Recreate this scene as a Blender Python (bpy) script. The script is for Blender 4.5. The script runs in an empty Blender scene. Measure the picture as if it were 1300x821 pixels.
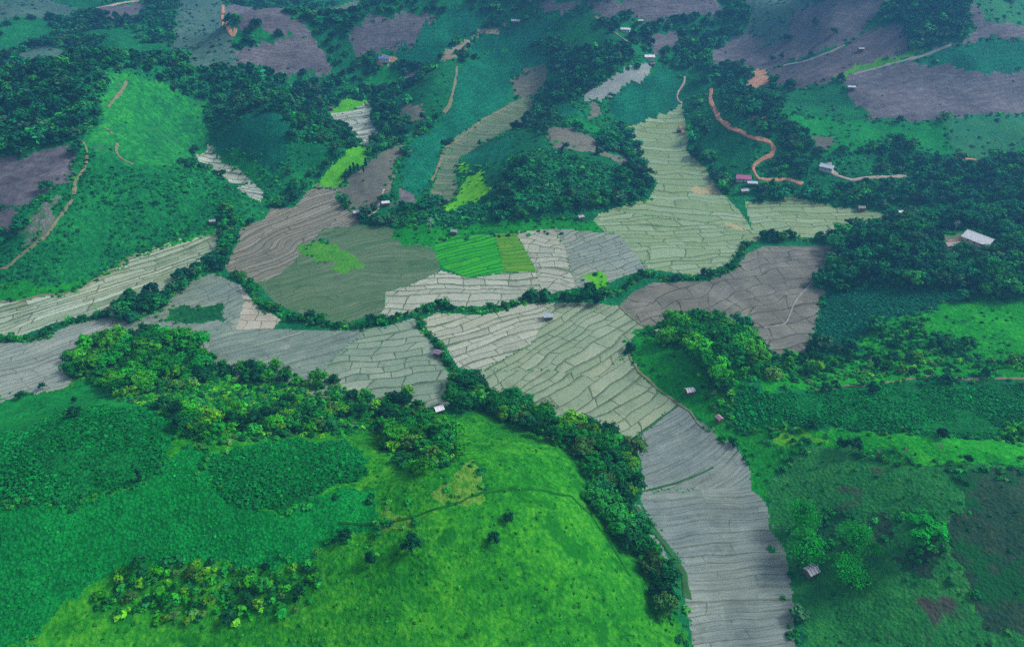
import bpy, math, random
import numpy as np
random.seed(7); RNG = np.random.default_rng(7)
SC = bpy.context.scene
COL = SC.collection
EXPOSURE = 1.0
# ------------------------------------------------------------------ terrain
def vnoise(x, y, seed=0):
    """smooth value noise in 0..1 on a unit lattice"""
    xi = np.floor(x).astype(np.int64); yi = np.floor(y).astype(np.int64)
    fx = x - xi; fy = y - yi
    fx = fx*fx*fx*(fx*(fx*6-15)+10); fy = fy*fy*fy*(fy*(fy*6-15)+10)
    def h(a, b):
        n = (a*374761393 + b*668265263 + seed*982451653) & 0xffffffff
        n = ((n ^ (n >> 13))*1274126177) & 0xffffffff
        n = ((n ^ (n >> 16))*2246822519) & 0xffffffff
        return ((n ^ (n >> 15)) & 0xffffff)/float(0xffffff)
    a = h(xi, yi); b = h(xi+1, yi); c = h(xi, yi+1); d = h(xi+1, yi+1)
    return (a*(1-fx)+b*fx)*(1-fy)+(c*(1-fx)+d*fx)*fy

def fbm(x, y, seed=0, octv=4):
    s = 0.0; a = 0.5; t = 0.0
    for k in range(octv):
        s = s + a*vnoise(x*2**k+k*17.3, y*2**k-k*9.1, seed+k); t += a; a *= 0.5
    return s/t

def base_z(y):
    t = (y-520.0)/60.0
    return 0.032*60.0*np.logaddexp(0.0, t)

def inside(poly, x, y):
    """even-odd test, vectorised"""
    r = np.zeros(np.shape(x), bool); n = len(poly)
    for i in range(n):
        x0, y0 = poly[i]; x1, y1 = poly[(i+1) % n]
        if y0 == y1: continue
        c = (y0 > y) != (y1 > y)
        r ^= c & (x < (x1-x0)*(y-y0)/(y1-y0)+x0)
    return r

GX0, GY0, GS = -2100.0, -300.0, 8.0
GNX, GNY = 526, 470

def smooth(a, n):
    for _ in range(n):
        p = np.pad(a, 1, mode='edge')
        a = (p[:-2, 1:-1]+p[2:, 1:-1]+p[1:-1, :-2]+p[1:-1, 2:]+2*a)/6.0
    return a

def make_height(flat_polys, bumps):
    """flat valley floors; the land between them rises with the distance from the nearest floor"""
    X, Y = np.meshgrid(GX0+GS*np.arange(GNX), GY0+GS*np.arange(GNY))
    pts = []
    ins = np.zeros(X.shape, bool)
    for p in flat_polys:
        ins |= inside(p, X, Y)
        for i in range(len(p)):
            (x0, y0), (x1, y1) = p[i], p[(i+1) % len(p)]
            L = math.hypot(x1-x0, y1-y0); k = max(1, int(L/9.0))
            for j in range(k): pts.append((x0+(x1-x0)*j/k, y0+(y1-y0)*j/k))
    pts = np.array(pts, np.float32)
    Xf = X.ravel().astype(np.float32); Yf = Y.ravel().astype(np.float32)
    d2 = np.full(Xf.shape, 1e12, np.float32)
    for i in range(0, len(pts), 1):
        np.minimum(d2, (Xf-pts[i, 0])**2+(Yf-pts[i, 1])**2, out=d2)
    D = np.sqrt(d2).reshape(X.shape).astype(np.float64); D[ins] = 0
    far = np.clip((Y-500)/700, 0, 1)
    hm = 24+22*fbm(X/330.0+3.1, Y/330.0+1.7, 5, 3)*(0.5+far)
    Z = hm*(1-np.exp(-np.maximum(0, D-4)/75.0))
    ramp = 1-np.exp(-D/45.0)
    for (bx, by, h, rx, ry) in bumps:
        q = ((X-bx)/rx)**2+((Y-by)/ry)**2
        Z += (1.5+1.3*min(1.0, max(0.0, (by-560)/300.0)))*h*ramp*np.exp(-q*1.2)
    Z += ramp*(fbm(X/95.0, Y/95.0, 11, 3)-0.5)*(23+15*far)
    rg = 1-np.abs(2*fbm(X/130.0+9, Y/130.0+4, 61, 3)-1)*2.2
    Z += ramp*np.clip(D/120.0, 0, 1)*rg*(7+8*far)
    Z += np.clip((Y-1500)/1200, 0, 1)**1.3*210*(0.35+fbm(X/500.0, Y/500.0, 31, 3))
    Z = smooth(Z, 3)
    return Z+base_z(Y)

def bspl(f):
    return ((1-f)**3/6, (3*f**3-6*f*f+4)/6, (-3*f**3+3*f*f+3*f+1)/6, f**3/6)

def sample(G, x, y):
    u = np.clip((np.asarray(x, float)-GX0)/GS, 1.001, GNX-3.001); v = np.clip((np.asarray(y, float)-GY0)/GS, 1.001, GNY-3.001)
    i = np.floor(u).astype(int); j = np.floor(v).astype(int)
    wu = bspl(u-i); wv = bspl(v-j)
    r = 0.0
    for b in range(4):
        for a in range(4):
            r = r+wu[a]*wv[b]*G[j+b-1, i+a-1]
    return r
# ------------------------------------------------------------------ layout of the valley, metres (x east, y away from the camera)
FIELDS = [
  ('greygreen','scrub_slope',{},[(-485.3,1069.7),(-457.5,1084.9),(-445.3,1143.0),(-313.0,795.6),(-295.6,760.1),(-291.5,737.4),(-312.1,729.6),(-329.8,716.4),(-411.3,854.9),(-442.9,952.6)]),
  ('mauve','bare_field',{},[(-601.0,1040.6),(-568.2,1049.5),(-546.4,1081.0),(-515.7,1054.4),(-503.2,989.0),(-544.0,997.7),(-577.3,1014.1)]),
  ('greygreen','scrub_slope',{},[(-547.0,777.9),(-578.1,873.8),(-524.0,822.7),(-502.1,820.4),(-392.1,621.7),(-409.3,616.4),(-436.4,625.7)]),
  ('greygreen','scrub_slope',{},[(-912.8,1039.8),(-895.7,1050.0),(-877.6,1059.7),(-848.6,1056.4),(-790.9,1016.0),(-758.1,1005.9),(-731.5,1003.6),(-713.9,1014.0),(-696.7,1025.6),(-679.3,1037.8),(-661.7,1050.7),(-631.6,1045.4),(-603.3,1043.1),(-584.4,973.9),(-600.9,957.6),(-615.2,939.4),(-630.4,923.8),(-650.3,919.6),(-680.4,930.0),(-741.2,980.1),(-769.3,985.4),(-793.9,986.1),(-808.6,974.9),(-821.3,962.1)]),
  ('mauve','bare_field',{},[(-429.4,1091.0),(-407.3,1150.8),(-258.8,828.8),(-239.9,822.5),(-227.9,817.8),(-222.6,812.0),(-240.7,806.5),(-259.1,802.8),(-272.7,801.1),(-304.2,796.8),(-400.7,1013.2)]),
  ('mauve','bare_field',{},[(-298.4,755.3),(-277.1,784.4),(-254.9,801.9),(-231.3,809.3),(-214.1,807.6),(-204.6,800.6),(-205.3,792.1),(-235.2,773.5),(-265.3,754.0),(-290.0,738.0)]),
  ('terr_pale','terrace_field',{'row': 11.2,'len': 60,'flat': 1,'ang': 11.8},[(-334.1,1162.4),(-307.1,1193.2),(-276.6,1241.7),(-262.9,1276.0),(-254.7,1208.7),(-260.8,1104.2),(-239.3,987.3),(-216.9,923.1),(-225.0,912.6),(-263.8,999.2),(-305.3,1104.4)]),
  ('mauve','bare_field',{},[(-184.6,831.9),(-172.1,845.5),(-145.8,859.5),(-110.0,871.4),(-88.9,875.6),(-98.7,863.7),(-111.5,843.0),(-135.9,833.8),(-158.1,825.4),(-181.3,814.6),(-185.8,820.0)]),
  ('teal','crop_field',{},[(-144.8,831.1),(-111.5,843.0),(-98.7,863.7),(-88.9,874.6),(-73.3,885.6),(-39.2,892.1),(-21.9,879.1),(-30.3,869.4),(-55.6,858.6),(-80.4,834.9),(-84.4,811.2),(-124.2,821.5)]),
  ('teal','crop_field',{},[(-57.2,830.8),(-44.3,860.0),(-13.3,871.1),(10.1,867.3),(33.1,860.6),(55.9,856.4),(47.5,848.9),(24.3,845.1),(-9.4,846.6),(-46.3,831.5)]),
  ('tan','dry_gully',{},[(-80.4,834.9),(-52.7,858.8),(-36.0,869.2),(-9.5,873.3),(-9.5,869.2),(-44.3,860.0),(-55.2,848.2),(-59.3,816.2),(-78.7,808.6)]),
  ('teal','crop_field',{},[(-60.9,797.1),(-43.2,823.3),(-24.3,839.8),(0.0,845.7),(28.0,842.0),(44.1,820.7),(7.4,817.1),(0.0,792.0),(-6.1,757.3),(-31.7,711.7),(-56.2,667.0),(-66.9,642.3),(-67.7,597.5),(-72.9,562.3),(-78.7,539.7),(-90.6,540.0),(-99.5,562.9),(-97.9,600.3),(-89.9,648.7),(-70.0,689.6),(-61.8,729.7),(-61.4,777.9)]),
  ('green','crop_field',{},[(-135.1,744.8),(-122.8,767.0),(-99.3,760.5),(-77.9,767.8),(-64.0,791.2),(-64.3,743.6),(-70.2,693.6),(-89.6,661.9),(-88.1,689.3),(-105.5,699.0)]),
  ('brightgreen','grass_slope',{},[(-160.0,811.1),(-126.6,815.9),(-132.6,792.3),(-149.1,791.5),(-171.4,791.0)]),
  ('mauve','bare_field',{},[(-138.1,792.8),(-123.3,809.8),(-100.0,809.5),(-103.4,796.1),(-129.0,779.0)]),
  ('brown','bare_field',{},[(-118.6,708.9),(-94.3,695.9),(-88.6,677.0),(-100.8,664.8),(-115.1,680.6)]),
  ('lime','lime_meadow',{},[(-199.9,737.3),(-188.2,764.1),(-161.3,773.0),(-165.7,751.4),(-180.6,738.1),(-191.7,730.1)]),
  ('terr_white','terrace_field',{'row': 7.2,'len': 45,'flat': 1,'ang': 20.6},[(-199.6,734.3),(-175.2,746.1),(-156.8,776.2),(-155.0,734.3),(-148.0,707.3),(-134.6,675.0),(-139.9,645.2),(-155.7,654.9),(-158.3,681.9),(-175.3,694.3),(-191.6,721.0)]),
  ('lime','lime_meadow',{},[(-152.2,650.2),(-135.5,624.5),(-131.1,587.7),(-144.7,578.5),(-150.1,555.9),(-174.1,552.5),(-169.9,573.9),(-153.9,596.3)]),
  ('brown','bare_field',{},[(-130.6,585.0),(-116.8,607.3),(-100.7,624.0),(-95.2,614.3),(-104.4,584.2),(-104.7,556.1),(-106.6,526.8),(-111.0,511.9),(-121.3,502.4),(-137.8,521.2),(-150.9,552.9),(-143.6,571.5)]),
  ('mauve','bare_field',{},[(-96.7,526.9),(-95.0,549.0),(-83.6,536.9),(-89.0,512.2),(-99.9,512.1)]),
  ('terr_brown','terrace_field',{'row': 4.6,'len': 70,'warp': 26,'flat': 1,'ang': 48.9},[(-200.1,417.6),(-207.6,428.1),(-208.8,457.6),(-212.8,480.4),(-207.1,490.3),(-200.0,498.1),(-199.6,516.2),(-180.6,520.7),(-177.0,546.6),(-171.7,558.8),(-151.6,555.5),(-151.0,536.1),(-136.8,515.7),(-123.2,498.3),(-122.2,489.2),(-148.9,485.2),(-153.9,459.9),(-159.3,432.5),(-166.2,412.4),(-177.6,406.3)]),
  ('paddygrass','fallow_paddy',{'row': 5.0,'len': 80,'warp': 30,'flat': 1,'ang': 27.4},[(-148.6,484.1),(-122.8,489.0),(-95.6,486.9),(-90.2,475.3),(-70.1,460.2),(-57.5,453.6),(-51.6,426.3),(-54.9,412.8),(-70.3,403.3),(-86.4,394.2),(-83.8,377.5),(-86.3,366.9),(-95.1,364.6),(-107.4,357.4),(-119.3,361.5),(-137.9,369.1),(-157.1,380.5),(-169.9,397.1),(-177.6,406.3),(-166.2,412.4),(-159.3,432.5),(-153.9,459.9)]),
  ('lime_dark','rice_seedlings',{},[(-157.1,453.3),(-152.2,467.6),(-127.6,456.9),(-123.0,442.9),(-105.4,429.4),(-105.9,422.6),(-116.8,420.6),(-131.0,429.1),(-149.2,440.6)]),
  ('grass','grass_bank',{},[(-95.2,484.8),(-85.3,497.8),(-74.3,483.8),(-55.2,477.4),(-39.1,480.9),(-22.8,484.7),(-6.2,488.1),(9.4,490.1),(25.1,492.3),(50.9,493.6),(74.2,492.0),(70.3,478.5),(44.3,477.4),(30.6,477.3),(16.8,476.3),(3.1,475.6),(-12.5,472.8),(-28.0,470.3),(-43.3,467.4),(-58.5,464.8),(-57.2,450.6),(-70.0,459.4),(-89.9,473.7)]),
  ('terr_green','rice_terrace',{'row': 4.4,'len': 70,'warp': 14,'flat': 1,'ang': 29.6},[(-58.8,467.6),(-36.6,472.2),(-13.5,474.6),(-5.6,420.0),(-31.1,412.9),(-49.9,426.5),(-56.6,443.3)]),
  ('terr_yellow','rice_terrace',{'row': 4.4,'len': 40,'warp': 10,'flat': 1,'ang': 14.8},[(-13.5,474.6),(3.1,478.0),(13.3,439.7),(17.4,420.9),(-5.6,420.0)]),
  ('paddy_cream','rice_paddy',{'row': 6.4,'len': 21,'warp': 8,'flat': 1,'ang': 3.5},[(-86.3,366.9),(-83.8,377.5),(-86.4,394.2),(-70.3,403.3),(-50.7,421.8),(-30.4,411.8),(-5.6,418.8),(17.4,420.9),(21.2,386.0),(-5.2,378.3),(-46.8,376.6),(-76.2,364.2)]),
  ('paddy_tan','rice_paddy',{'row': 7.2,'len': 17,'warp': 8,'flat': 1,'ang': -13.0},[(3.1,478.0),(33.5,482.7),(40.2,451.0),(41.6,420.5),(45.0,399.7),(29.5,393.9),(21.2,386.0),(17.4,420.9),(13.3,439.7)]),
  ('paddy_grey','rice_paddy',{'row': 4.8,'len': 22,'warp': 8,'flat': 1,'ang': 30.0},[(33.5,482.7),(83.5,475.3),(88.2,457.0),(97.8,424.2),(77.8,413.9),(64.3,403.2),(45.0,399.7),(41.6,420.5),(40.2,451.0)]),
  ('lime','rice_seedlings',{},[(49.8,412.1),(62.7,418.7),(65.2,406.0),(55.7,398.9)]),
  ('terr_olive','rice_terrace',{'row': 10.4,'len': 60,'warp': 16,'flat': 1,'ang': -5.7},[(117.4,690.2),(135.6,707.6),(188.5,755.9),(184.0,720.8),(179.6,675.4),(168.3,632.6),(177.8,600.4),(180.9,551.2),(187.8,515.9),(189.4,482.9),(145.6,495.7),(78.9,516.3),(115.6,533.4),(129.3,565.6),(119.9,604.9),(123.6,644.0)]),
  ('terr_olive','rice_terrace',{'row': 6.8,'len': 30,'warp': 14,'flat': 1,'ang': 4.6},[(78.9,516.3),(145.6,495.7),(189.4,482.9),(195.8,475.4),(189.3,466.1),(170.8,453.6),(162.5,436.1),(139.4,418.6),(128.2,415.9),(97.8,424.2),(88.2,457.0),(83.5,475.3),(72.7,478.4),(65.1,494.4),(66.5,502.2)]),
  ('straw','dry_plot',{},[(153.7,558.8),(176.9,560.2),(178.2,545.9),(156.7,546.8)]),
  ('straw','dry_plot',{},[(168.8,492.6),(185.2,490.4),(187.7,483.7),(171.2,485.0)]),
  ('terr_olive','rice_terrace',{'row': 7.2,'len': 34,'warp': 8,'flat': 1,'ang': 3.4},[(196.4,530.4),(212.5,528.9),(230.0,533.5),(234.8,542.2),(245.3,535.1),(267.8,520.4),(287.2,513.6),(310.6,505.0),(293.9,493.2),(261.8,481.1),(246.9,466.3),(231.5,469.1),(206.7,473.4),(195.8,475.4),(189.4,482.9)]),
  ('soil','ploughed_field',{'row': 10.4,'len': 30,'warp': 30,'flat': 1,'ang': 15.3},[(70.8,377.6),(82.7,394.8),(98.1,406.1),(136.9,408.3),(157.4,423.2),(175.1,446.0),(190.7,456.8),(241.3,456.6),(239.5,447.3),(211.6,409.3),(205.8,397.8),(214.3,394.7),(204.2,380.4),(194.6,358.8),(179.3,328.9),(161.7,324.3),(150.2,328.3),(145.5,350.4),(127.6,362.4),(105.7,361.7),(86.1,353.1),(75.6,366.8)]),
  ('paddy_cream','rice_paddy',{'row': 5.6,'len': 30,'warp': 14,'flat': 1,'ang': 27.8},[(-58.1,361.4),(-49.3,369.8),(-19.4,366.7),(-5.2,372.1),(7.3,380.5),(26.2,381.0),(20.1,359.2),(10.6,334.6),(-4.7,323.2),(-18.8,312.3),(-31.3,313.9),(-42.1,338.5),(-51.8,348.4)]),
  ('paddy_main','rice_paddy',{'row': 6.0,'len': 26,'warp': 12,'flat': 1,'ang': 46.5},[(26.2,381.0),(50.8,381.0),(70.8,377.6),(84.6,353.4),(71.4,337.2),(65.7,323.1),(49.7,305.1),(22.9,312.2),(-18.8,312.3),(-4.7,323.2),(10.6,334.6),(20.1,359.2)]),
  ('paddy_main','rice_paddy',{'row': 6.6,'len': 34,'warp': 10,'flat': 1,'ang': 38.5},[(-18.8,312.3),(22.9,312.2),(49.7,305.1),(65.7,323.1),(70.0,327.2),(73.4,311.9),(80.8,297.0),(91.3,282.8),(61.7,257.0),(51.0,262.4),(28.5,271.3),(12.7,273.5),(-4.2,270.0),(-26.4,291.9),(-24.4,305.4)]),
  ('paddy_slate','rice_paddy',{'row': 5.0,'len': 120,'warp': 16,'flat': 1,'ang': 29.5},[(-195.0,350.5),(-164.1,352.6),(-133.8,350.9),(-105.9,350.1),(-89.6,353.4),(-104.1,327.2),(-111.0,306.5),(-116.4,291.9),(-140.7,292.2),(-171.9,312.0),(-186.2,334.6)]),
  ('paddy_greygreen','rice_paddy',{'row': 6.8,'len': 17,'warp': 10,'flat': 1,'ang': 13.9},[(-89.6,353.4),(-79.8,354.7),(-62.5,364.3),(-57.9,350.3),(-47.9,338.8),(-40.2,315.7),(-29.3,297.1),(-34.7,280.0),(-50.2,273.4),(-71.6,273.1),(-94.0,279.1),(-116.4,291.9),(-111.0,306.5),(-104.1,327.2)]),
  ('paddy_slate','rice_paddy',{'row': 5.6,'len': 22,'warp': 16,'flat': 1,'ang': 44.5},[(-229.0,381.1),(-223.3,407.0),(-212.0,418.0),(-188.8,403.6),(-178.4,381.4),(-173.8,352.1),(-195.0,350.5),(-206.5,340.9),(-243.0,357.0),(-230.7,369.2)]),
  ('paddy_sand','rice_paddy',{'row': 9.6,'len': 18,'warp': 8,'flat': 1,'ang': 0.2},[(-178.4,381.4),(-188.8,403.6),(-168.0,378.5),(-148.3,362.3),(-150.5,352.2),(-173.8,352.1)]),
  ('darkgreen','weedy_paddy',{},[(-226.9,376.5),(-212.3,377.2),(-197.4,377.6),(-189.3,363.9),(-201.1,358.6),(-221.9,363.9)]),
  ('paddy_white','rice_paddy',{'row': 4.8,'len': 36,'warp': 12,'flat': 1,'ang': 38.7},[(-420.5,369.2),(-332.5,383.1),(-302.0,391.9),(-294.5,403.3),(-287.0,418.4),(-279.9,443.1),(-252.8,464.3),(-231.5,479.1),(-219.1,452.8),(-218.6,436.4),(-233.4,415.7),(-234.8,394.8),(-243.9,393.5),(-257.2,386.2),(-259.8,372.0),(-292.0,359.2),(-304.2,345.8),(-400.3,343.3)]),
  ('paddy_slatelight','rice_paddy',{'row': 4.8,'len': 50,'warp': 16,'flat': 1,'ang': 40.5},[(-394.7,336.1),(-295.0,338.5),(-280.1,357.0),(-257.3,366.7),(-243.0,357.0),(-206.5,340.9),(-190.5,346.2),(-169.7,305.6),(-212.5,305.3),(-241.8,292.1),(-252.3,291.5),(-263.8,282.4),(-344.4,271.8)]),
  ('paddy_lilac','rice_paddy',{'row': 5.0,'len': 70,'warp': 8,'flat': 1,'ang': 33.3},[(92.1,282.7),(95.8,269.7),(104.4,262.4),(112.6,250.1),(117.6,237.0),(117.4,225.9),(61.2,222.7),(62.8,232.9),(64.0,240.3),(61.5,255.5)]),
  ('paddy_lilac','rice_paddy',{'row': 4.4,'len': 60,'warp': 7,'flat': 1,'ang': 5.4},[(61.2,222.7),(117.4,225.9),(117.4,215.5),(118.0,204.1),(118.5,194.2),(116.5,179.2),(114.3,167.8),(104.3,136.4),(68.5,136.5),(70.1,168.1),(72.3,185.4),(62.7,204.4),(60.1,215.2)]),
  ('paddy_lilac','rice_paddy',{'row': 4.0,'len': 30,'warp': 2,'flat': 1,'ang': -79.8},[(56.8,213.2),(59.1,213.9),(63.0,196.5),(59.6,192.5)]),
  ('paddy_lilac','rice_paddy',{'row': 4.0,'len': 30,'warp': 2,'flat': 1,'ang': -78.8},[(62.0,194.4),(64.3,195.6),(68.6,176.8),(65.1,175.9)]),
  ('terr_white','terrace_field',{'row': 7.2,'len': 26,'warp': 5,'flat': 1,'ang': -18.6},[(-308.1,634.0),(-299.9,653.3),(-276.6,615.6),(-247.3,586.9),(-213.4,545.2),(-210.4,526.2),(-230.0,542.0),(-258.9,574.8),(-288.1,598.2)]),
  ('hillgreen','grass_hill',{},[(-367.6,639.5),(-355.6,655.2),(-344.7,664.2),(-333.6,673.9),(-321.2,682.0),(-306.3,685.7),(-307.2,667.2),(-295.2,650.8),(-299.5,617.4),(-279.5,564.9),(-285.1,543.4),(-294.2,530.7),(-305.5,523.5),(-319.3,525.3),(-332.5,524.6),(-347.4,527.0),(-342.9,550.4),(-352.3,588.7),(-362.5,622.3)]),
  ('teal','crop_field',{},[(-295.5,642.6),(-284.8,651.1),(-260.2,645.0),(-238.0,639.6),(-224.7,636.1),(-213.8,627.8),(-206.9,609.0),(-201.5,594.1),(-196.5,576.1),(-217.6,570.3),(-231.7,590.4),(-251.5,603.8),(-286.4,629.7)]),
  ('brightgreen','grass_slope',{},[(-285.6,627.1),(-251.3,602.8),(-231.5,589.4),(-221.4,577.2),(-220.9,564.4),(-227.9,563.6),(-247.0,584.1),(-271.6,605.3)]),
  ('green','crop_field',{},[(-195.3,593.8),(-178.0,610.4),(-164.4,603.6),(-167.1,586.8),(-188.9,574.6)]),
  ('mauve','bare_field',{},[(-514.3,513.1),(-503.3,516.9),(-491.0,519.5),(-478.1,521.5),(-462.5,520.6),(-443.8,516.0),(-425.8,511.8),(-410.6,510.8),(-397.3,512.1),(-383.4,512.6),(-371.7,517.1),(-359.8,521.4),(-350.3,529.5),(-338.8,504.8),(-337.4,492.5),(-342.7,480.0),(-347.5,467.6),(-356.4,455.9),(-370.5,457.5),(-386.4,461.2),(-401.4,463.6),(-414.9,464.1),(-428.3,464.6),(-442.1,465.4),(-455.3,465.6),(-469.5,466.7),(-484.2,468.3),(-500.7,491.9)]),
  ('mauve','bare_field',{},[(-482.2,465.3),(-467.6,463.7),(-454.0,463.0),(-440.9,462.7),(-427.7,462.4),(-414.4,461.9),(-401.0,461.3),(-386.2,458.9),(-370.8,455.7),(-356.8,454.0),(-351.7,436.1),(-364.5,433.8),(-378.5,433.1),(-392.0,431.6),(-404.8,429.5),(-417.0,426.8),(-427.9,423.0),(-439.2,419.7),(-449.7,415.8),(-465.0,439.4)]),
  ('green_rough','scrub_hillside',{},[(-339.1,506.0),(-342.4,528.9),(-319.3,525.3),(-305.5,523.5),(-295.5,533.1),(-285.2,543.4),(-277.3,559.6),(-262.0,564.3),(-241.9,559.1),(-223.1,515.1),(-213.6,492.8),(-226.1,485.8),(-238.7,479.9),(-249.9,471.8),(-260.3,463.0),(-270.6,454.8),(-280.1,445.9),(-286.0,433.1),(-290.9,419.8),(-295.8,407.3),(-302.1,392.6),(-312.2,389.4),(-322.1,386.1),(-332.2,383.4),(-343.6,381.9),(-355.2,380.9),(-366.8,379.8),(-378.2,378.7),(-389.5,377.4),(-400.6,376.1),(-412.2,375.2),(-422.6,373.3),(-435.2,392.4),(-446.5,410.8),(-436.2,414.3),(-425.1,417.3),(-413.3,419.7),(-401.4,422.0),(-389.3,424.3),(-376.1,425.3),(-362.8,426.3),(-350.2,428.2),(-338.0,430.6),(-355.6,453.9),(-344.6,467.6),(-336.7,490.5)]),
  ('scrubpink','scrub_patch',{},[(-350.2,441.1),(-341.8,462.1),(-334.1,471.7),(-333.6,459.3),(-333.7,437.8),(-345.8,425.4)]),
  ('grass','grass_bank',{},[(-433.0,388.9),(-420.7,389.4),(-408.3,389.8),(-395.8,390.1),(-383.7,390.8),(-372.0,392.0),(-360.2,393.1),(-348.1,394.1),(-336.0,395.0),(-324.1,396.4),(-312.5,400.0),(-301.5,404.6),(-291.0,410.3),(-285.0,425.8),(-278.6,442.0),(-268.1,452.5),(-256.7,462.4),(-244.7,472.2),(-232.1,481.9),(-229.4,476.3),(-240.7,469.5),(-251.3,461.9),(-265.3,451.7),(-278.3,440.8),(-286.4,417.8),(-293.7,402.6),(-301.7,391.7),(-311.7,388.6),(-321.6,385.3),(-331.8,382.6),(-343.1,380.9),(-354.3,379.2),(-365.3,377.4),(-376.7,376.1),(-387.4,374.2),(-398.5,372.8),(-409.5,371.2),(-419.8,369.2)]),
  ('green','scrub_hillside',{},[(-48.1,611.0),(-38.3,638.8),(-23.6,661.3),(-8.1,687.4),(11.1,672.2),(29.3,617.1),(46.1,603.7),(63.3,599.6),(80.5,595.8),(97.0,594.7),(113.4,593.1),(127.4,567.7),(117.3,536.2),(98.6,524.9),(80.6,515.4),(64.5,495.6),(44.6,492.7),(25.1,492.6),(9.4,490.9),(-6.2,488.1),(-22.8,484.9),(-39.2,482.7),(-55.4,479.4),(-74.8,488.8),(-58.6,517.2),(-45.6,536.8),(-50.3,587.0)]),
  ('teal','crop_field',{},[(-48.3,614.5),(-29.1,639.3),(-1.6,663.9),(3.7,623.1),(-7.1,586.6),(-28.4,582.8)]),
  ('limebright','lime_meadow',{},[(-43.7,574.0),(-26.6,574.4),(-18.4,528.7),(-34.7,510.9),(-49.1,496.5),(-56.0,516.7),(-46.1,544.8)]),
  ('limebright','lime_meadow',{},[(-53.7,605.0),(-42.4,601.6),(-40.6,582.7),(-51.9,589.3)]),
  ('brown','bare_field',{},[(27.7,653.2),(58.5,634.8),(83.6,626.5),(90.9,608.8),(113.0,604.6),(114.9,588.3),(95.7,593.4),(76.4,598.6),(55.8,591.6),(36.0,589.3)]),
  ('brightgreen','grass_slope',{},[(56.7,674.0),(87.8,665.7),(86.5,639.3),(67.7,635.8)]),
  ('brown','bare_field',{},[(79.7,711.5),(92.7,716.2),(91.2,698.1),(76.6,674.5)]),
  ('teal','crop_field',{},[(41.5,713.2),(57.7,725.6),(73.8,678.6),(58.8,670.6)]),
  ('terr_pale','terrace_field',{'row': 7.2,'len': 40,'warp': 10,'flat': 1,'ang': -6.0},[(-71.0,541.1),(-67.1,589.8),(-66.3,632.8),(-56.3,665.4),(-27.0,720.2),(-4.4,761.2),(13.6,786.6),(26.8,773.5),(9.8,695.9),(-8.1,681.8),(-31.0,647.6),(-48.8,621.3),(-51.3,590.2),(-46.6,540.6),(-52.7,523.1),(-67.2,523.6)]),
  ('brown','bare_field',{},[(-0.9,813.4),(21.7,819.5),(44.1,819.7),(46.5,808.9),(35.0,781.8),(7.2,784.8),(4.5,796.3)]),
  ('palegrey','fallow_field',{},[(76.7,727.0),(99.6,743.6),(124.2,756.7),(151.4,781.2),(146.4,759.8),(123.1,740.5),(100.9,724.4),(76.9,717.6)]),
  ('teal','crop_field',{},[(103.7,727.8),(124.5,742.2),(146.4,759.8),(160.6,787.1),(175.4,793.0),(192.9,779.5),(183.7,753.3),(157.5,728.8),(132.0,702.1),(115.8,692.4),(102.5,712.5)]),
  ('green','crop_field',{},[(47.6,859.8),(83.9,866.1),(112.0,850.3),(134.1,803.8),(99.2,798.8),(71.5,826.5),(58.5,844.3)]),
  ('mauve','bare_field',{},[(158.1,843.2),(181.0,857.2),(204.8,872.8),(196.0,852.0),(174.7,807.6),(160.7,808.4)]),
  ('mauve','bare_field',{},[(88.6,869.9),(112.5,880.3),(134.8,888.4),(157.3,895.2),(181.4,908.4),(205.6,919.5),(229.3,926.2),(254.0,935.5),(268.0,915.5),(226.9,897.4),(199.5,886.5),(172.0,872.5),(142.1,865.7),(112.5,858.1)]),
  ('mauve','bare_field',{},[(21.8,883.0),(42.6,878.0),(63.3,876.5),(84.2,877.6),(81.2,868.4),(50.5,865.3)]),
  ('mauve','bare_field',{},[(230.3,843.3),(259.2,869.9),(283.1,878.0),(304.3,894.4),(328.1,865.4),(351.5,864.1),(359.4,864.8),(371.3,842.8),(387.2,831.5),(403.5,822.2),(419.6,813.5),(395.8,794.5),(378.5,782.7),(360.5,769.2),(339.5,770.6),(320.4,777.4),(303.8,781.0),(285.7,781.5),(269.3,791.0),(249.6,791.3),(229.7,791.3)]),
  ('greygreen','scrub_slope',{},[(293.8,934.7),(315.3,932.0),(338.4,934.2),(348.1,901.3),(357.2,870.7),(335.4,862.7),(314.5,841.4),(298.9,844.7),(289.2,882.2)]),
  ('mauve2','bare_field',{},[(282.4,784.3),(304.6,775.4),(324.7,763.2),(340.9,763.4),(358.1,766.3),(385.5,783.4),(410.5,775.9),(413.5,746.8),(411.9,733.7),(395.6,733.2),(379.1,732.4),(362.4,731.4),(329.2,706.8),(306.9,701.7),(286.3,700.5),(283.6,770.3)]),
  ('lime_dark','grass_strip',{},[(329.8,708.4),(362.4,731.4),(380.0,732.9),(397.1,733.4),(414.4,734.3),(426.8,730.1),(405.6,726.6),(384.6,723.4),(363.6,720.6),(332.6,705.1)]),
  ('mauve','bare_field',{},[(332.0,703.4),(363.6,720.6),(386.4,719.5),(409.8,720.0),(425.9,714.1),(441.3,707.4),(456.7,701.2),(477.5,704.0),(502.3,712.2),(525.0,716.8),(547.1,720.6),(570.2,725.2),(595.7,732.6),(620.8,739.0),(642.9,741.5),(662.3,740.9),(676.7,734.9),(659.6,704.7),(636.1,668.5),(622.1,671.9),(609.0,676.5),(593.0,678.2),(575.3,678.0),(555.5,675.3),(532.2,668.1),(507.7,658.7),(486.1,652.6),(460.1,640.0),(441.9,637.7),(420.6,631.9),(399.4,625.8),(379.7,626.1),(359.3,625.4),(340.7,627.6),(339.2,664.2),(334.4,684.2)]),
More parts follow.
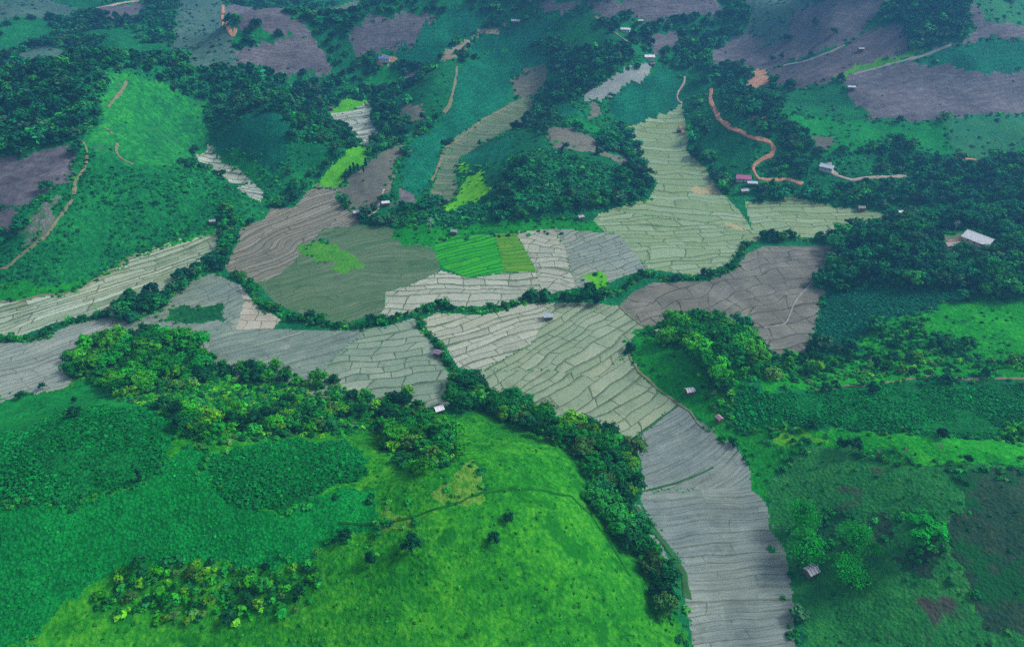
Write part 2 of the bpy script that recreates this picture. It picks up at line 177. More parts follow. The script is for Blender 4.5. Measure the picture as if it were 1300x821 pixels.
  ('mauve','bare_field',{},[(410.7,722.5),(430.6,727.8),(454.0,730.0),(483.7,755.0),(489.0,798.1),(519.3,805.6),(496.3,763.6),(515.5,764.2),(549.9,786.5),(589.2,813.8),(641.9,857.3),(691.5,893.9),(709.2,888.1),(722.0,876.8),(740.0,872.1),(758.8,868.6),(822.2,914.8),(743.8,820.1),(721.7,820.5),(708.1,830.8),(689.6,835.7),(625.6,784.0),(603.5,783.0),(570.6,767.2),(536.2,748.3),(511.7,742.1),(490.8,740.8),(463.7,728.8),(443.7,727.7),(427.9,726.2)]),
  ('teal','crop_field',{},[(412.0,719.7),(443.7,727.7),(463.3,728.0),(490.5,739.9),(511.4,741.2),(535.8,747.4),(567.4,762.5),(601.7,780.2),(623.3,780.7),(649.7,786.9),(707.3,829.3),(719.8,817.8),(741.3,816.9),(676.7,734.9),(662.0,740.1),(642.8,740.4),(621.4,738.3),(596.0,731.0),(571.2,724.1),(548.4,719.2),(526.5,715.3),(504.1,710.4),(479.9,702.7),(456.7,701.2),(441.9,707.0),(427.5,714.1)]),
  ('hillgreen2','grass_slope',{},[(495.2,791.7),(495.4,760.9),(513.7,760.2),(542.7,774.8),(585.9,807.9),(635.2,847.0),(678.9,876.2),(705.1,881.8),(718.9,871.8),(735.8,866.0),(752.4,860.2),(768.2,853.7),(896.5,1012.3),(877.4,1020.5),(851.3,1020.8),(795.3,983.9),(773.4,988.2),(758.0,1001.1),(744.8,1017.9),(737.7,1044.4),(571.1,838.6),(532.9,812.8)]),
  ('green','crop_field',{},[(275.0,703.1),(291.8,700.6),(309.4,700.7),(327.8,702.5),(335.2,679.7),(339.3,655.2),(340.0,626.0),(324.5,623.7),(309.8,634.8),(292.3,640.9),(274.0,639.9),(256.0,639.3)]),
  ('brightgreen','grass_slope',{},[(256.0,639.3),(274.0,639.9),(292.3,640.9),(310.2,639.6),(325.9,633.9),(340.0,626.0),(358.7,623.6),(378.2,622.8),(397.5,621.8),(399.7,611.1),(388.5,579.3),(372.5,580.5),(362.3,591.8),(350.8,601.7),(332.7,598.9),(313.5,593.9),(293.7,586.0),(275.8,581.7),(273.1,601.2),(265.5,621.7)]),
  ('hillgreen2','grass_slope',{},[(398.6,624.3),(419.8,630.4),(441.1,636.2),(458.8,637.8),(484.8,650.4),(506.4,656.5),(530.4,665.2),(554.6,673.6),(574.4,676.3),(592.1,676.5),(608.1,674.8),(620.7,669.6),(634.2,665.6),(570.8,586.9),(539.5,543.2),(521.6,540.4),(505.9,539.5),(493.1,542.0),(482.2,546.6),(470.6,550.7),(458.7,554.7),(447.0,559.2),(436.9,566.2),(425.5,571.9),(412.1,575.1),(388.5,579.3),(399.7,611.1)]),
  ('brown','bare_field',{},[(274.2,604.8),(293.5,605.8),(281.9,586.5),(276.3,583.7)]),
  ('green','crop_field',{},[(175.2,646.0),(189.1,654.8),(202.5,661.2),(213.1,626.2),(228.7,609.7),(225.8,601.5),(214.4,580.7),(194.3,573.3),(181.7,600.1)]),
  ('orange','dirt_clearing',{},[(270.1,786.2),(283.7,783.1),(278.2,751.1),(265.8,738.5),(255.2,752.0)]),
  ('orange','dirt_clearing',{},[(228.2,641.6),(242.2,640.1),(242.9,627.4),(231.9,626.4)]),
  ('orange','dirt_clearing',{},[(-162.9,815.3),(-156.1,822.3),(-135.5,826.2),(-133.5,823.0),(-148.6,816.8)]),
  ('orange','dirt_clearing',{},[(304.8,429.0),(321.7,429.5),(333.0,423.7),(326.8,413.2),(307.2,411.5),(299.0,414.4)]),
  ('straw2','yard',{},[(303.2,438.9),(316.3,438.1),(330.1,438.3),(327.3,428.7),(304.8,429.0)]),
  ('teal2','crop_field',{},[(211.1,391.7),(222.5,388.3),(232.8,383.6),(243.5,379.9),(253.6,377.7),(263.1,374.8),(272.7,372.4),(281.3,368.8),(290.1,365.7),(284.9,353.6),(271.6,352.4),(258.1,351.1),(242.9,345.7),(228.5,341.1),(207.8,329.8),(195.3,332.0),(181.9,332.8),(193.7,357.1)]),
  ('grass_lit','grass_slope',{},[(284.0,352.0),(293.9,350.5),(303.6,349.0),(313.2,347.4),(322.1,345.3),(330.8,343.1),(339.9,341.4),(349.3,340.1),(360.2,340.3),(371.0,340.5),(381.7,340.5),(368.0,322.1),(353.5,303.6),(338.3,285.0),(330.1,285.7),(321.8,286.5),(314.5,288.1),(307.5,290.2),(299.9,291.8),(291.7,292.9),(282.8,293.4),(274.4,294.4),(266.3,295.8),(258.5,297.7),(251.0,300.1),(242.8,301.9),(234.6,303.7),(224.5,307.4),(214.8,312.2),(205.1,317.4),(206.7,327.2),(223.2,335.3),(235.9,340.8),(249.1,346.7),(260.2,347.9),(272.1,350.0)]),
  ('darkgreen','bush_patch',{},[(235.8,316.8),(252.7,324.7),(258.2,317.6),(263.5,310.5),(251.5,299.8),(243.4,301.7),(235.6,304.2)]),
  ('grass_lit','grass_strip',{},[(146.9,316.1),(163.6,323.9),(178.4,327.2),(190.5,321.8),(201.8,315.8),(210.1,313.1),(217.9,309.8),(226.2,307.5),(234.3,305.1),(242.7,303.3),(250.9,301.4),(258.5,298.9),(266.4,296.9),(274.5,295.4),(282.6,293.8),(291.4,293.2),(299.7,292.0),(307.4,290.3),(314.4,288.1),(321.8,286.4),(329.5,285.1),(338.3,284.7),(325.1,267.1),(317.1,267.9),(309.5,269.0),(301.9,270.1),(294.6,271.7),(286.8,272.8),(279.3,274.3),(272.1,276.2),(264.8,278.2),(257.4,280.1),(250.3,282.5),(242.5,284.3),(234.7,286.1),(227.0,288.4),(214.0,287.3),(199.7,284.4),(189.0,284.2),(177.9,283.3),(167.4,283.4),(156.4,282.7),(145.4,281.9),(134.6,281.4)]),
  ('cassava','crop_field',{},[(119.2,282.0),(134.0,279.5),(146.8,279.1),(159.4,278.4),(170.1,279.5),(181.4,281.5),(192.6,283.3),(203.9,284.9),(214.7,285.9),(223.0,284.3),(231.1,282.6),(239.1,280.8),(247.4,279.6),(254.6,277.2),(262.1,275.4),(269.4,273.5),(276.7,271.6),(284.2,270.1),(292.2,269.1),(300.0,268.0),(307.7,266.9),(315.3,265.8),(323.4,265.1),(308.0,247.2),(294.7,231.4),(284.6,218.6),(277.6,219.4),(269.9,219.8),(262.7,220.6),(254.9,221.0),(247.5,221.7),(240.1,222.4),(233.0,223.5),(225.8,224.6),(219.0,226.0),(211.6,227.0),(204.0,228.0),(194.8,232.3),(185.5,234.2),(177.1,237.6),(168.7,243.0),(160.2,248.8),(152.6,251.3),(144.5,253.1),(136.6,255.3),(128.4,257.5),(116.4,258.1),(116.5,275.1)]),
  ('grass','grass_slope',{},[(70.0,338.0),(78.7,347.4),(88.2,348.8),(97.2,333.9),(105.2,319.0),(111.9,309.6),(118.8,302.0),(125.6,295.0),(132.4,288.5),(119.2,282.0),(116.2,273.4),(117.2,257.9),(130.2,257.0),(131.5,248.1),(141.6,239.7),(129.6,234.6),(126.3,223.5),(123.2,213.1),(116.4,213.8),(116.6,224.4),(116.9,235.6),(112.0,248.8),(103.8,260.8),(95.7,271.0),(89.5,286.5),(80.6,297.1),(72.9,310.0)]),
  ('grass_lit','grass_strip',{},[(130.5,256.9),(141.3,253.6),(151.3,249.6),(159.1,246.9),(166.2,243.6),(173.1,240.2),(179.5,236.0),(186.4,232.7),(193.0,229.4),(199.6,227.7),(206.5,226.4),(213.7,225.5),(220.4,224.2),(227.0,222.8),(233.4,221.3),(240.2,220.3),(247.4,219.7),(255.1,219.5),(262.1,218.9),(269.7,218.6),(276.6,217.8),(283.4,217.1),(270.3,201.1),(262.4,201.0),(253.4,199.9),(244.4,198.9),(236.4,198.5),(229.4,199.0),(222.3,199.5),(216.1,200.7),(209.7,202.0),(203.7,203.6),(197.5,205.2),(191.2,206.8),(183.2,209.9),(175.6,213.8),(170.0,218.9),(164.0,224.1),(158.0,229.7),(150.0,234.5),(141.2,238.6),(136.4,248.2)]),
  ('lime','rice_seedlings',{},[(131.5,256.1),(141.6,254.8),(142.0,243.0),(134.9,243.5)]),
  ('lime','rice_seedlings',{},[(143.0,253.5),(145.7,252.7),(148.3,241.7),(143.9,240.4)]),
  ('scrub','scrub_field',{},[(140.5,239.4),(149.5,234.6),(158.0,229.7),(164.0,224.1),(170.0,218.9),(175.6,213.8),(183.2,209.9),(191.2,206.8),(197.5,205.2),(203.7,203.6),(209.7,202.0),(216.1,200.7),(222.3,199.5),(229.4,199.0),(236.4,198.5),(244.4,198.9),(253.4,199.9),(262.4,201.0),(270.3,201.1),(261.3,190.3),(252.7,180.1),(245.8,171.3),(240.9,164.1),(236.5,157.4),(233.2,151.5),(229.8,145.7),(226.3,139.9),(222.3,134.0),(218.9,128.5),(215.4,123.0),(209.7,123.2),(203.9,123.4),(198.1,123.6),(192.3,123.7),(186.4,123.9),(180.9,124.3),(175.3,124.6),(170.1,125.3),(164.8,126.0),(159.4,126.6),(154.3,127.5),(149.1,128.4),(143.8,129.3),(138.4,130.2),(132.8,131.0),(127.5,132.1),(122.0,133.2),(116.1,134.0),(110.4,135.0),(104.0,135.3),(106.4,143.0),(108.8,150.8),(110.9,158.6),(113.6,167.3),(115.9,178.3),(116.9,189.5),(117.8,201.1),(120.9,211.2),(123.9,221.6),(131.0,233.6)]),
  ('soil_dark','burnt_patch',{},[(189.0,204.4),(195.4,202.9),(201.6,201.3),(207.6,199.7),(214.0,198.6),(220.8,197.8),(227.5,197.0),(234.6,196.5),(242.6,196.9),(251.6,198.0),(260.6,199.1),(269.1,199.7),(260.6,189.5),(252.7,179.9),(245.8,171.2),(240.9,164.2),(237.1,158.1),(233.3,152.0),(230.0,146.3),(226.6,140.8),(223.2,135.3),(219.8,129.9),(214.7,131.1),(209.0,132.0),(203.3,132.9),(198.0,134.1),(192.1,134.9),(187.1,136.4),(181.5,137.5),(176.3,139.0),(171.0,140.5),(171.2,147.0),(170.8,153.3),(171.1,160.5),(169.1,166.8),(167.6,174.2),(176.3,178.5),(184.9,187.5),(187.0,195.9)]),
  ('soil_dark','burnt_patch',{},[(135.6,201.7),(144.8,199.9),(137.4,187.0),(130.1,180.8),(130.3,189.9)]),
  ('soil_dark','burnt_patch',{},[(150.8,195.2),(160.8,190.4),(160.7,183.5),(151.2,180.5),(147.3,186.3)]),
  ('soil_dark','burnt_patch',{},[(151.0,172.7),(159.2,173.1),(167.5,173.7),(166.6,162.6),(160.2,161.4),(154.1,160.4),(152.4,166.3)]),
  ('grass_fg','grass_hill',{},[(-344.3,272.8),(-336.4,274.7),(-328.3,276.6),(-319.6,278.0),(-310.8,279.4),(-301.9,280.7),(-292.9,282.0),(-283.7,283.3),(-274.5,284.4),(-265.6,286.0),(-257.3,300.6),(-247.0,304.4),(-236.7,308.7),(-225.1,307.0),(-213.9,305.6),(-201.9,303.0),(-190.7,303.1),(-179.2,302.5),(-168.1,302.8),(-157.3,303.6),(-145.1,301.4),(-132.8,299.0),(-120.5,296.4),(-108.3,293.5),(-96.5,291.6),(-85.7,288.5),(-75.1,285.8),(-64.6,282.9),(-54.0,279.3),(-43.6,275.4),(-33.2,269.7),(-16.9,276.5),(-7.0,272.5),(2.8,267.2),(12.1,260.0),(22.2,250.1),(32.2,244.0),(42.4,241.7),(50.7,234.4),(58.7,227.6),(58.7,216.1),(58.5,204.8),(60.2,196.1),(61.7,187.5),(63.1,179.1),(64.5,171.4),(64.8,163.1),(65.3,155.8),(65.7,148.7),(66.0,141.7),(66.1,134.6),(59.1,133.4),(52.1,131.8),(45.4,130.4),(38.6,128.7),(32.1,127.2),(25.8,126.0),(19.6,124.7),(13.6,123.8),(7.6,123.2),(1.7,122.9),(-4.1,122.5),(-9.9,122.0),(-15.7,121.9),(-21.4,121.3),(-27.3,121.5),(-33.0,121.2),(-38.9,121.5),(-44.6,121.5),(-50.7,122.1),(-56.8,122.7),(-62.9,123.2),(-69.0,123.6),(-75.1,124.0),(-81.3,124.3),(-87.1,124.2),(-93.2,124.5),(-99.3,124.6),(-105.3,124.8),(-111.1,124.5),(-117.0,124.5),(-122.6,124.2),(-128.1,123.8),(-133.6,123.4),(-138.6,122.6),(-143.9,122.1),(-149.1,121.6),(-154.6,121.4),(-160.1,121.2),(-165.6,120.9),(-170.9,120.7),(-176.7,120.7),(-181.9,120.3),(-187.1,120.0),(-192.3,119.6),(-197.3,119.2),(-202.3,118.8),(-207.8,118.7),(-212.2,124.3),(-216.5,130.1),(-220.9,136.0),(-224.8,141.7),(-229.1,147.8),(-233.5,154.0),(-238.8,161.1),(-245.7,169.4),(-257.9,181.6),(-271.2,194.9),(-283.5,207.9),(-295.2,220.9),(-308.5,235.4),(-327.2,254.5)]),
  ('greenfg','grass_slope',{},[(-342.6,270.8),(-335.9,273.8),(-328.7,276.3),(-320.7,278.4),(-313.2,280.9),(-305.0,283.0),(-297.2,285.5),(-289.2,288.0),(-280.6,290.0),(-272.4,292.4),(-264.0,294.8),(-255.0,296.6),(-245.6,301.7),(-235.4,306.3),(-219.1,301.1),(-200.8,292.4),(-161.7,245.7),(-171.1,241.2),(-180.3,238.5),(-191.2,238.2),(-197.6,234.2),(-215.8,243.9),(-214.1,231.0),(-219.6,226.5),(-243.9,242.3),(-255.5,244.8),(-264.8,245.0),(-272.5,243.7),(-280.1,242.4),(-288.2,241.5),(-296.2,240.6),(-303.6,239.2),(-310.8,237.9)]),
  ('cassava','crop_field',{},[(-309.7,236.6),(-302.4,238.0),(-295.1,239.4),(-287.1,240.4),(-279.6,241.7),(-272.0,243.1),(-264.2,244.4),(-255.5,244.7),(-243.4,241.8),(-219.6,226.5),(-214.1,231.0),(-215.8,243.9),(-197.6,234.2),(-191.2,238.2),(-180.3,238.5),(-171.1,241.2),(-154.6,230.8),(-140.5,216.1),(-138.6,198.5),(-142.5,191.4),(-146.9,185.4),(-153.4,182.7),(-159.7,179.9),(-166.3,178.5),(-172.8,177.1),(-179.3,177.0),(-186.2,177.2),(-193.9,178.2),(-202.1,179.6),(-210.8,181.2),(-220.0,183.3),(-229.8,185.6),(-241.6,189.4),(-253.0,192.8),(-263.5,195.2),(-273.0,196.7),(-290.5,215.7)]),
  ('cassava_light','crop_field',{},[(-271.8,195.5),(-262.4,194.0),(-251.9,191.6),(-240.5,188.3),(-229.2,184.9),(-219.5,182.5),(-210.8,181.0),(-202.1,179.3),(-193.9,177.9),(-186.1,176.9),(-179.3,176.7),(-172.8,176.9),(-165.8,177.9),(-159.6,179.7),(-152.9,182.0),(-146.9,185.2),(-142.5,191.2),(-138.6,198.2),(-134.9,203.9),(-132.0,211.1),(-124.4,197.4),(-124.9,185.3),(-116.8,183.4),(-109.0,181.9),(-101.6,179.0),(-92.2,179.4),(-86.0,182.7),(-80.0,186.9),(-71.1,189.7),(-61.8,191.3),(-49.7,179.2),(-48.7,172.7),(-55.3,171.5),(-61.8,170.2),(-68.7,168.5),(-75.5,166.8),(-73.4,161.2),(-80.3,160.8),(-86.9,159.8),(-93.8,159.3),(-101.4,160.2),(-109.1,161.1),(-116.4,161.4),(-124.0,162.1),(-132.0,159.7),(-139.4,156.9),(-143.9,153.9),(-148.3,150.9),(-152.3,147.2),(-155.8,143.1),(-159.2,139.1),(-163.2,133.7),(-166.9,128.4),(-172.5,127.5),(-178.4,127.0),(-183.4,125.7),(-188.8,124.8),(-194.0,123.9),(-198.8,122.6),(-203.9,121.7),(-209.4,121.0),(-214.4,127.3),(-218.8,133.3),(-223.3,139.6),(-228.2,146.3),(-232.7,152.7),(-238.1,160.1),(-245.1,168.6),(-257.4,181.1)]),
  ('cassava','crop_field',{},[(-125.6,200.7),(-119.8,204.3),(-114.6,209.5),(-109.9,216.3),(-103.2,222.8),(-96.3,230.4),(-88.8,238.0),(-79.4,237.1),(-69.3,222.6),(-60.7,210.8),(-59.9,201.6),(-67.0,196.1),(-73.0,192.7),(-78.6,188.7),(-84.0,184.7),(-92.5,180.6),(-101.6,179.2),(-109.0,181.9),(-116.5,183.4),(-124.0,184.7),(-124.4,191.9)]),
  ('yellowbrown','weedy_patch',{},[(-49.6,184.9),(-40.2,180.9),(-35.0,175.2),(-41.1,172.6),(-47.9,173.2)]),
  ('yellowbrown','weedy_patch',{},[(-29.6,190.1),(-24.2,196.4),(-18.9,205.3),(-12.1,193.9),(-12.7,183.3),(-24.7,179.3)]),
  ('limebright','lime_meadow',{},[(-124.5,233.1),(-120.5,242.8),(-116.2,238.4),(-114.2,220.5)]),
]
BUMPS = [
  (-351.7,666.3,26,90,120),
  (-235.4,619.3,20,60,60),
  (-271.9,850.2,24,90,80),
  (-159.7,916.7,26,100,80),
  (-52.0,956.7,20,130,80),
  (89.6,916.7,30,80,80),
  (217.4,1018.2,36,150,100),
  (143.4,771.6,16,90,60),
  (413.3,874.4,22,110,80),
  (523.1,911.2,36,110,100),
  (473.9,765.0,18,150,80),
  (-420.2,609.1,24,150,100),
  (211.8,651.0,16,70,60),
  (32.8,541.6,12,80,50),
  (-157.7,216.7,20,90,60),
  (-3.2,192.2,18,80,60),
  (309.1,390.0,8,100,60),
  (97.8,296.4,10,40,35),
  (173.4,192.5,8,90,60),
  (-41.4,725.4,14,60,90),
  (-294.5,471.6,14,90,50),
]
PATHS = [
  ('dirt_road',4.5,'orange',[(218.8,757.5),(212.4,730.7),(210.3,701.4),(205.1,663.6),(206.2,639.3),(213.2,626.1),(222.6,614.0),(232.2,609.4),(237.6,604.9),(238.5,598.6),(234.3,592.6),(225.1,588.6),(217.6,582.6),(215.6,574.0),(217.8,564.1),(228.2,561.7),(235.1,561.8),(241.7,561.2),(251.9,552.6)]),
  ('dirt_road',4.0,'pink',[(278.6,570.7),(278.3,563.0),(282.1,555.5),(290.4,548.9),(296.9,548.6),(303.4,548.2),(310.7,548.4),(318.3,549.1),(327.9,549.5),(337.8,550.5)]),
  ('dirt_road',5.0,'orange',[(389.0,570.2),(400.4,568.5),(406.7,565.0),(409.1,554.9),(413.0,546.0)]),
  ('foot_path',2.6,'tan',[(-343.3,528.4),(-335.2,516.5),(-332.1,502.0),(-332.6,494.5),(-333.1,487.0),(-329.8,477.1),(-328.0,468.3),(-328.7,461.5),(-329.2,454.8),(-330.1,448.7),(-331.1,441.1),(-332.5,434.1),(-335.8,429.4),(-339.0,424.8),(-342.5,420.7),(-346.0,415.2),(-349.4,409.7),(-354.6,408.8),(-360.2,408.5),(-365.2,407.5),(-370.8,407.2),(-376.3,406.7),(-381.3,405.8),(-386.8,405.3),(-392.2,404.8),(-397.1,403.8),(-402.5,403.3),(-407.9,402.8),(-413.2,402.3),(-418.5,401.7),(-424.4,401.7),(-429.6,401.1),(-434.9,400.5),(-439.6,399.4)]),
  ('foot_path',2.4,'tan',[(-356.3,640.4),(-353.5,627.9),(-350.4,610.3),(-348.0,593.2),(-346.8,582.8)]),
  ('foot_path',2.0,'tan',[(-339.1,556.2),(-335.2,554.8),(-331.5,551.3)]),
  ('foot_path',1.8,'tan',[(-324.5,542.2),(-320.5,530.9),(-314.4,525.2),(-305.5,523.5)]),
  ('foot_path',3.0,'tan',[(-62.6,796.2),(-61.5,767.0),(-62.1,734.5),(-63.7,719.5),(-65.4,706.0),(-70.2,692.6)]),
  ('foot_path',2.4,'tan',[(19.8,782.5),(4.4,769.8),(-8.7,748.6),(-16.6,735.8),(-24.2,723.6),(-31.6,710.7),(-39.2,693.9),(-46.6,678.5),(-53.7,663.1),(-60.2,649.6),(-66.5,636.8),(-67.4,619.7),(-68.2,602.8),(-70.1,583.9),(-71.9,565.9)]),
  ('foot_path',2.6,'tan',[(44.0,815.6),(36.6,808.0),(23.7,801.1),(9.1,798.8)]),
  ('foot_path',2.8,'pink',[(194.4,784.3),(192.7,777.2),(185.3,766.5),(183.5,758.6),(187.8,752.1)]),
  ('foot_path',2.2,'tan',[(159.4,278.4),(167.0,278.8),(172.2,280.2),(177.4,281.6),(181.6,280.5),(185.8,279.3),(192.2,281.6),(198.6,283.8),(203.5,285.1),(207.9,285.8),(212.8,287.0),(217.6,287.3),(222.5,287.7),(226.9,287.4),(230.9,286.0),(234.9,284.6),(238.8,283.1),(242.7,281.7),(247.8,280.7),(252.8,279.7),(256.5,279.2),(259.8,278.2),(262.9,277.2),(266.1,276.2),(269.7,275.7),(272.8,274.7),(276.3,274.2),(279.9,273.6),(283.4,273.1),(286.8,272.5),(290.3,272.0),(293.7,271.4),(297.1,270.8),(300.5,270.2),(303.8,269.6),(307.7,269.5),(311.0,268.9),(314.3,268.3),(318.1,268.2),(321.9,268.0),(325.7,267.8)]),
  ('foot_path',2.2,'pink',[(-108.9,538.8),(-109.3,527.1),(-110.0,518.1),(-110.5,507.9),(-117.9,501.3)]),
  ('foot_path',1.2,'grey',[(210.8,407.9),(202.9,399.3),(195.4,391.4),(187.5,380.8),(181.0,369.2),(174.4,358.6),(167.4,355.5),(159.4,353.9)]),
  ('foot_path',3.0,'grey',[(299.8,776.7),(307.1,772.8),(313.9,768.2),(327.1,763.3),(334.9,762.7),(342.9,762.8),(357.4,766.6)]),
  ('foot_path',3.5,'grey',[(350.1,715.6),(361.0,718.9),(370.8,720.1),(380.3,720.5),(387.7,720.8),(395.1,721.1),(402.9,721.9),(411.0,723.5),(420.7,725.2),(430.3,726.9),(439.5,728.0),(448.6,729.0)]),
  ('grass_bank',1.1,'green',[(60.8,221.4),(65.1,223.0),(69.4,224.6),(73.9,226.4),(78.2,227.7),(82.2,229.7),(86.0,231.2),(90.1,233.2),(94.4,235.3),(98.9,237.9)]),
  ('grass_bank',3.4,'green',[(56.4,212.4),(58.8,208.4),(61.0,204.5),(63.2,200.4),(65.2,195.8),(66.7,192.5),(68.1,189.3),(69.7,186.6),(70.8,182.2),(71.9,177.9),(71.5,174.1),(71.3,170.7),(70.9,166.9)]),
  ('grass_bank',1.4,'green',[(90.6,280.7),(85.3,276.9),(80.0,273.1),(75.1,268.7),(70.2,264.4),(65.8,260.2),(61.5,256.0)]),
  ('dirt_road',4.5,'pink',[(-601.0,1040.6),(-581.9,1042.8),(-572.9,1048.0),(-568.2,1061.5),(-559.1,1074.4),(-546.4,1081.0)]),
  ('dirt_road',5.0,'orange',[(-429.4,1091.0),(-411.9,1036.3),(-401.8,1010.0),(-314.8,802.5),(-304.2,796.8)]),
  ('foot_path',1.6,'tan',[(71.2,336.0),(70.1,321.9),(71.8,314.7),(73.5,308.1),(77.4,301.7),(81.1,294.7),(84.4,290.2),(87.4,285.1),(90.6,280.7),(95.3,274.6),(97.7,266.6),(100.8,262.0)]),
  ('foot_path',2.0,'tan',[(-418.7,367.7),(-414.2,368.6),(-409.7,369.6),(-405.1,370.6),(-400.0,371.0),(-395.4,372.0),(-390.2,372.4),(-385.6,373.3),(-380.9,374.3),(-375.6,374.7),(-370.9,375.6),(-366.1,376.4),(-361.3,377.3),(-356.4,378.2),(-351.1,378.5),(-346.2,379.3),(-341.2,380.1),(-336.3,380.9),(-331.3,381.7),(-327.1,384.1),(-322.4,385.8),(-318.2,388.2),(-312.6,389.2),(-306.9,390.2),(-301.7,391.7),(-297.8,397.2),(-293.7,402.6),(-291.4,407.7),(-288.9,412.7),(-286.4,417.8),(-283.7,425.2),(-281.3,433.3),(-278.3,440.8)]),
  ('foot_path',1.3,'dark',[(-67.2,175.6),(-63.5,175.2),(-59.8,174.7),(-56.1,174.2),(-52.4,173.7),(-48.8,173.1),(-45.6,173.5),(-42.4,173.8),(-39.2,174.1),(-36.2,174.8),(-32.9,175.9),(-29.5,176.9),(-26.2,177.9),(-22.9,179.4),(-19.9,180.4),(-16.9,182.5),(-13.9,184.0),(-10.9,186.0),(-7.3,186.8),(-3.7,188.2),(0.0,190.0),(3.2,190.9),(6.4,191.9),(9.7,193.3),(13.0,194.8),(16.9,195.5),(21.0,196.7),(25.1,198.3),(27.8,196.3),(30.6,194.8),(33.3,193.2),(35.3,190.9),(37.1,188.1),(39.0,185.8),(40.8,183.1),(42.5,179.9),(44.1,176.4),(45.8,173.3),(47.4,170.2)]),
  ('foot_path',1.5,'tan',[(70.8,377.6),(76.4,365.7),(80.5,359.0),(84.4,352.3)]),
  ('foot_path',2.6,'tan',[(134.1,803.8),(128.2,814.7),(122.8,830.1),(112.0,850.3),(97.7,860.3)]),
  ('foot_path',2.0,'orange',[(174.9,700.9),(174.6,683.3),(175.1,663.3)]),
]
HEDGES = [
  ('stream_left',4.2,(3,6),7,[(-396.4,338.9),(-297.1,342.2),(-291.9,350.3),(-287.3,356.3),(-273.9,363.2),(-257.9,368.5),(-250.9,369.3)]),
  ('stream_left',5,(6,10),16,[(-253.6,369.5),(-244.6,369.1),(-237.1,372.8),(-230.8,379.7)]),
  ('stream_left',4.5,(4,7),9,[(-231.6,381.5),(-228.2,394.9),(-226.0,410.1),(-219.1,424.4),(-214.1,438.7)]),
  ('stream_left',5,(5,9),14,[(-214.1,438.7),(-216.8,463.7),(-222.3,485.3),(-229.9,498.2)]),
  ('stream_centre',4.5,(3.5,7),9,[(-194.8,415.3),(-181.0,403.3),(-170.2,382.6),(-155.9,371.1),(-142.0,363.6),(-129.3,359.1),(-106.6,354.2),(-89.0,356.0),(-74.5,363.1),(-60.3,371.8),(-48.8,376.4),(-36.7,373.8),(-13.4,372.6),(0.0,379.4),(10.6,385.0)]),
  ('stream_centre',5,(5,9),11,[(10.6,385.0),(26.5,386.4),(39.8,388.2),(50.6,390.0),(62.9,391.0)]),
  ('stream_centre',4.2,(3.5,6),8,[(62.7,389.1),(72.6,391.2),(80.7,403.2),(88.4,411.2),(96.1,414.3),(107.6,410.4),(120.4,411.0),(137.9,412.2),(150.5,420.6),(160.8,429.6),(168.6,441.5),(175.5,453.4),(184.1,464.8)]),
  ('stream_centre',5,(6,10),9,[(191.3,468.6),(205.4,465.7),(218.5,468.5),(229.2,464.5),(246.2,465.3)]),
  ('ditch_centre',4,(2.5,5),6,[(-61.2,366.6),(-55.0,350.6),(-46.4,337.7),(-42.5,326.9),(-35.3,312.3),(-29.3,303.6)]),
]
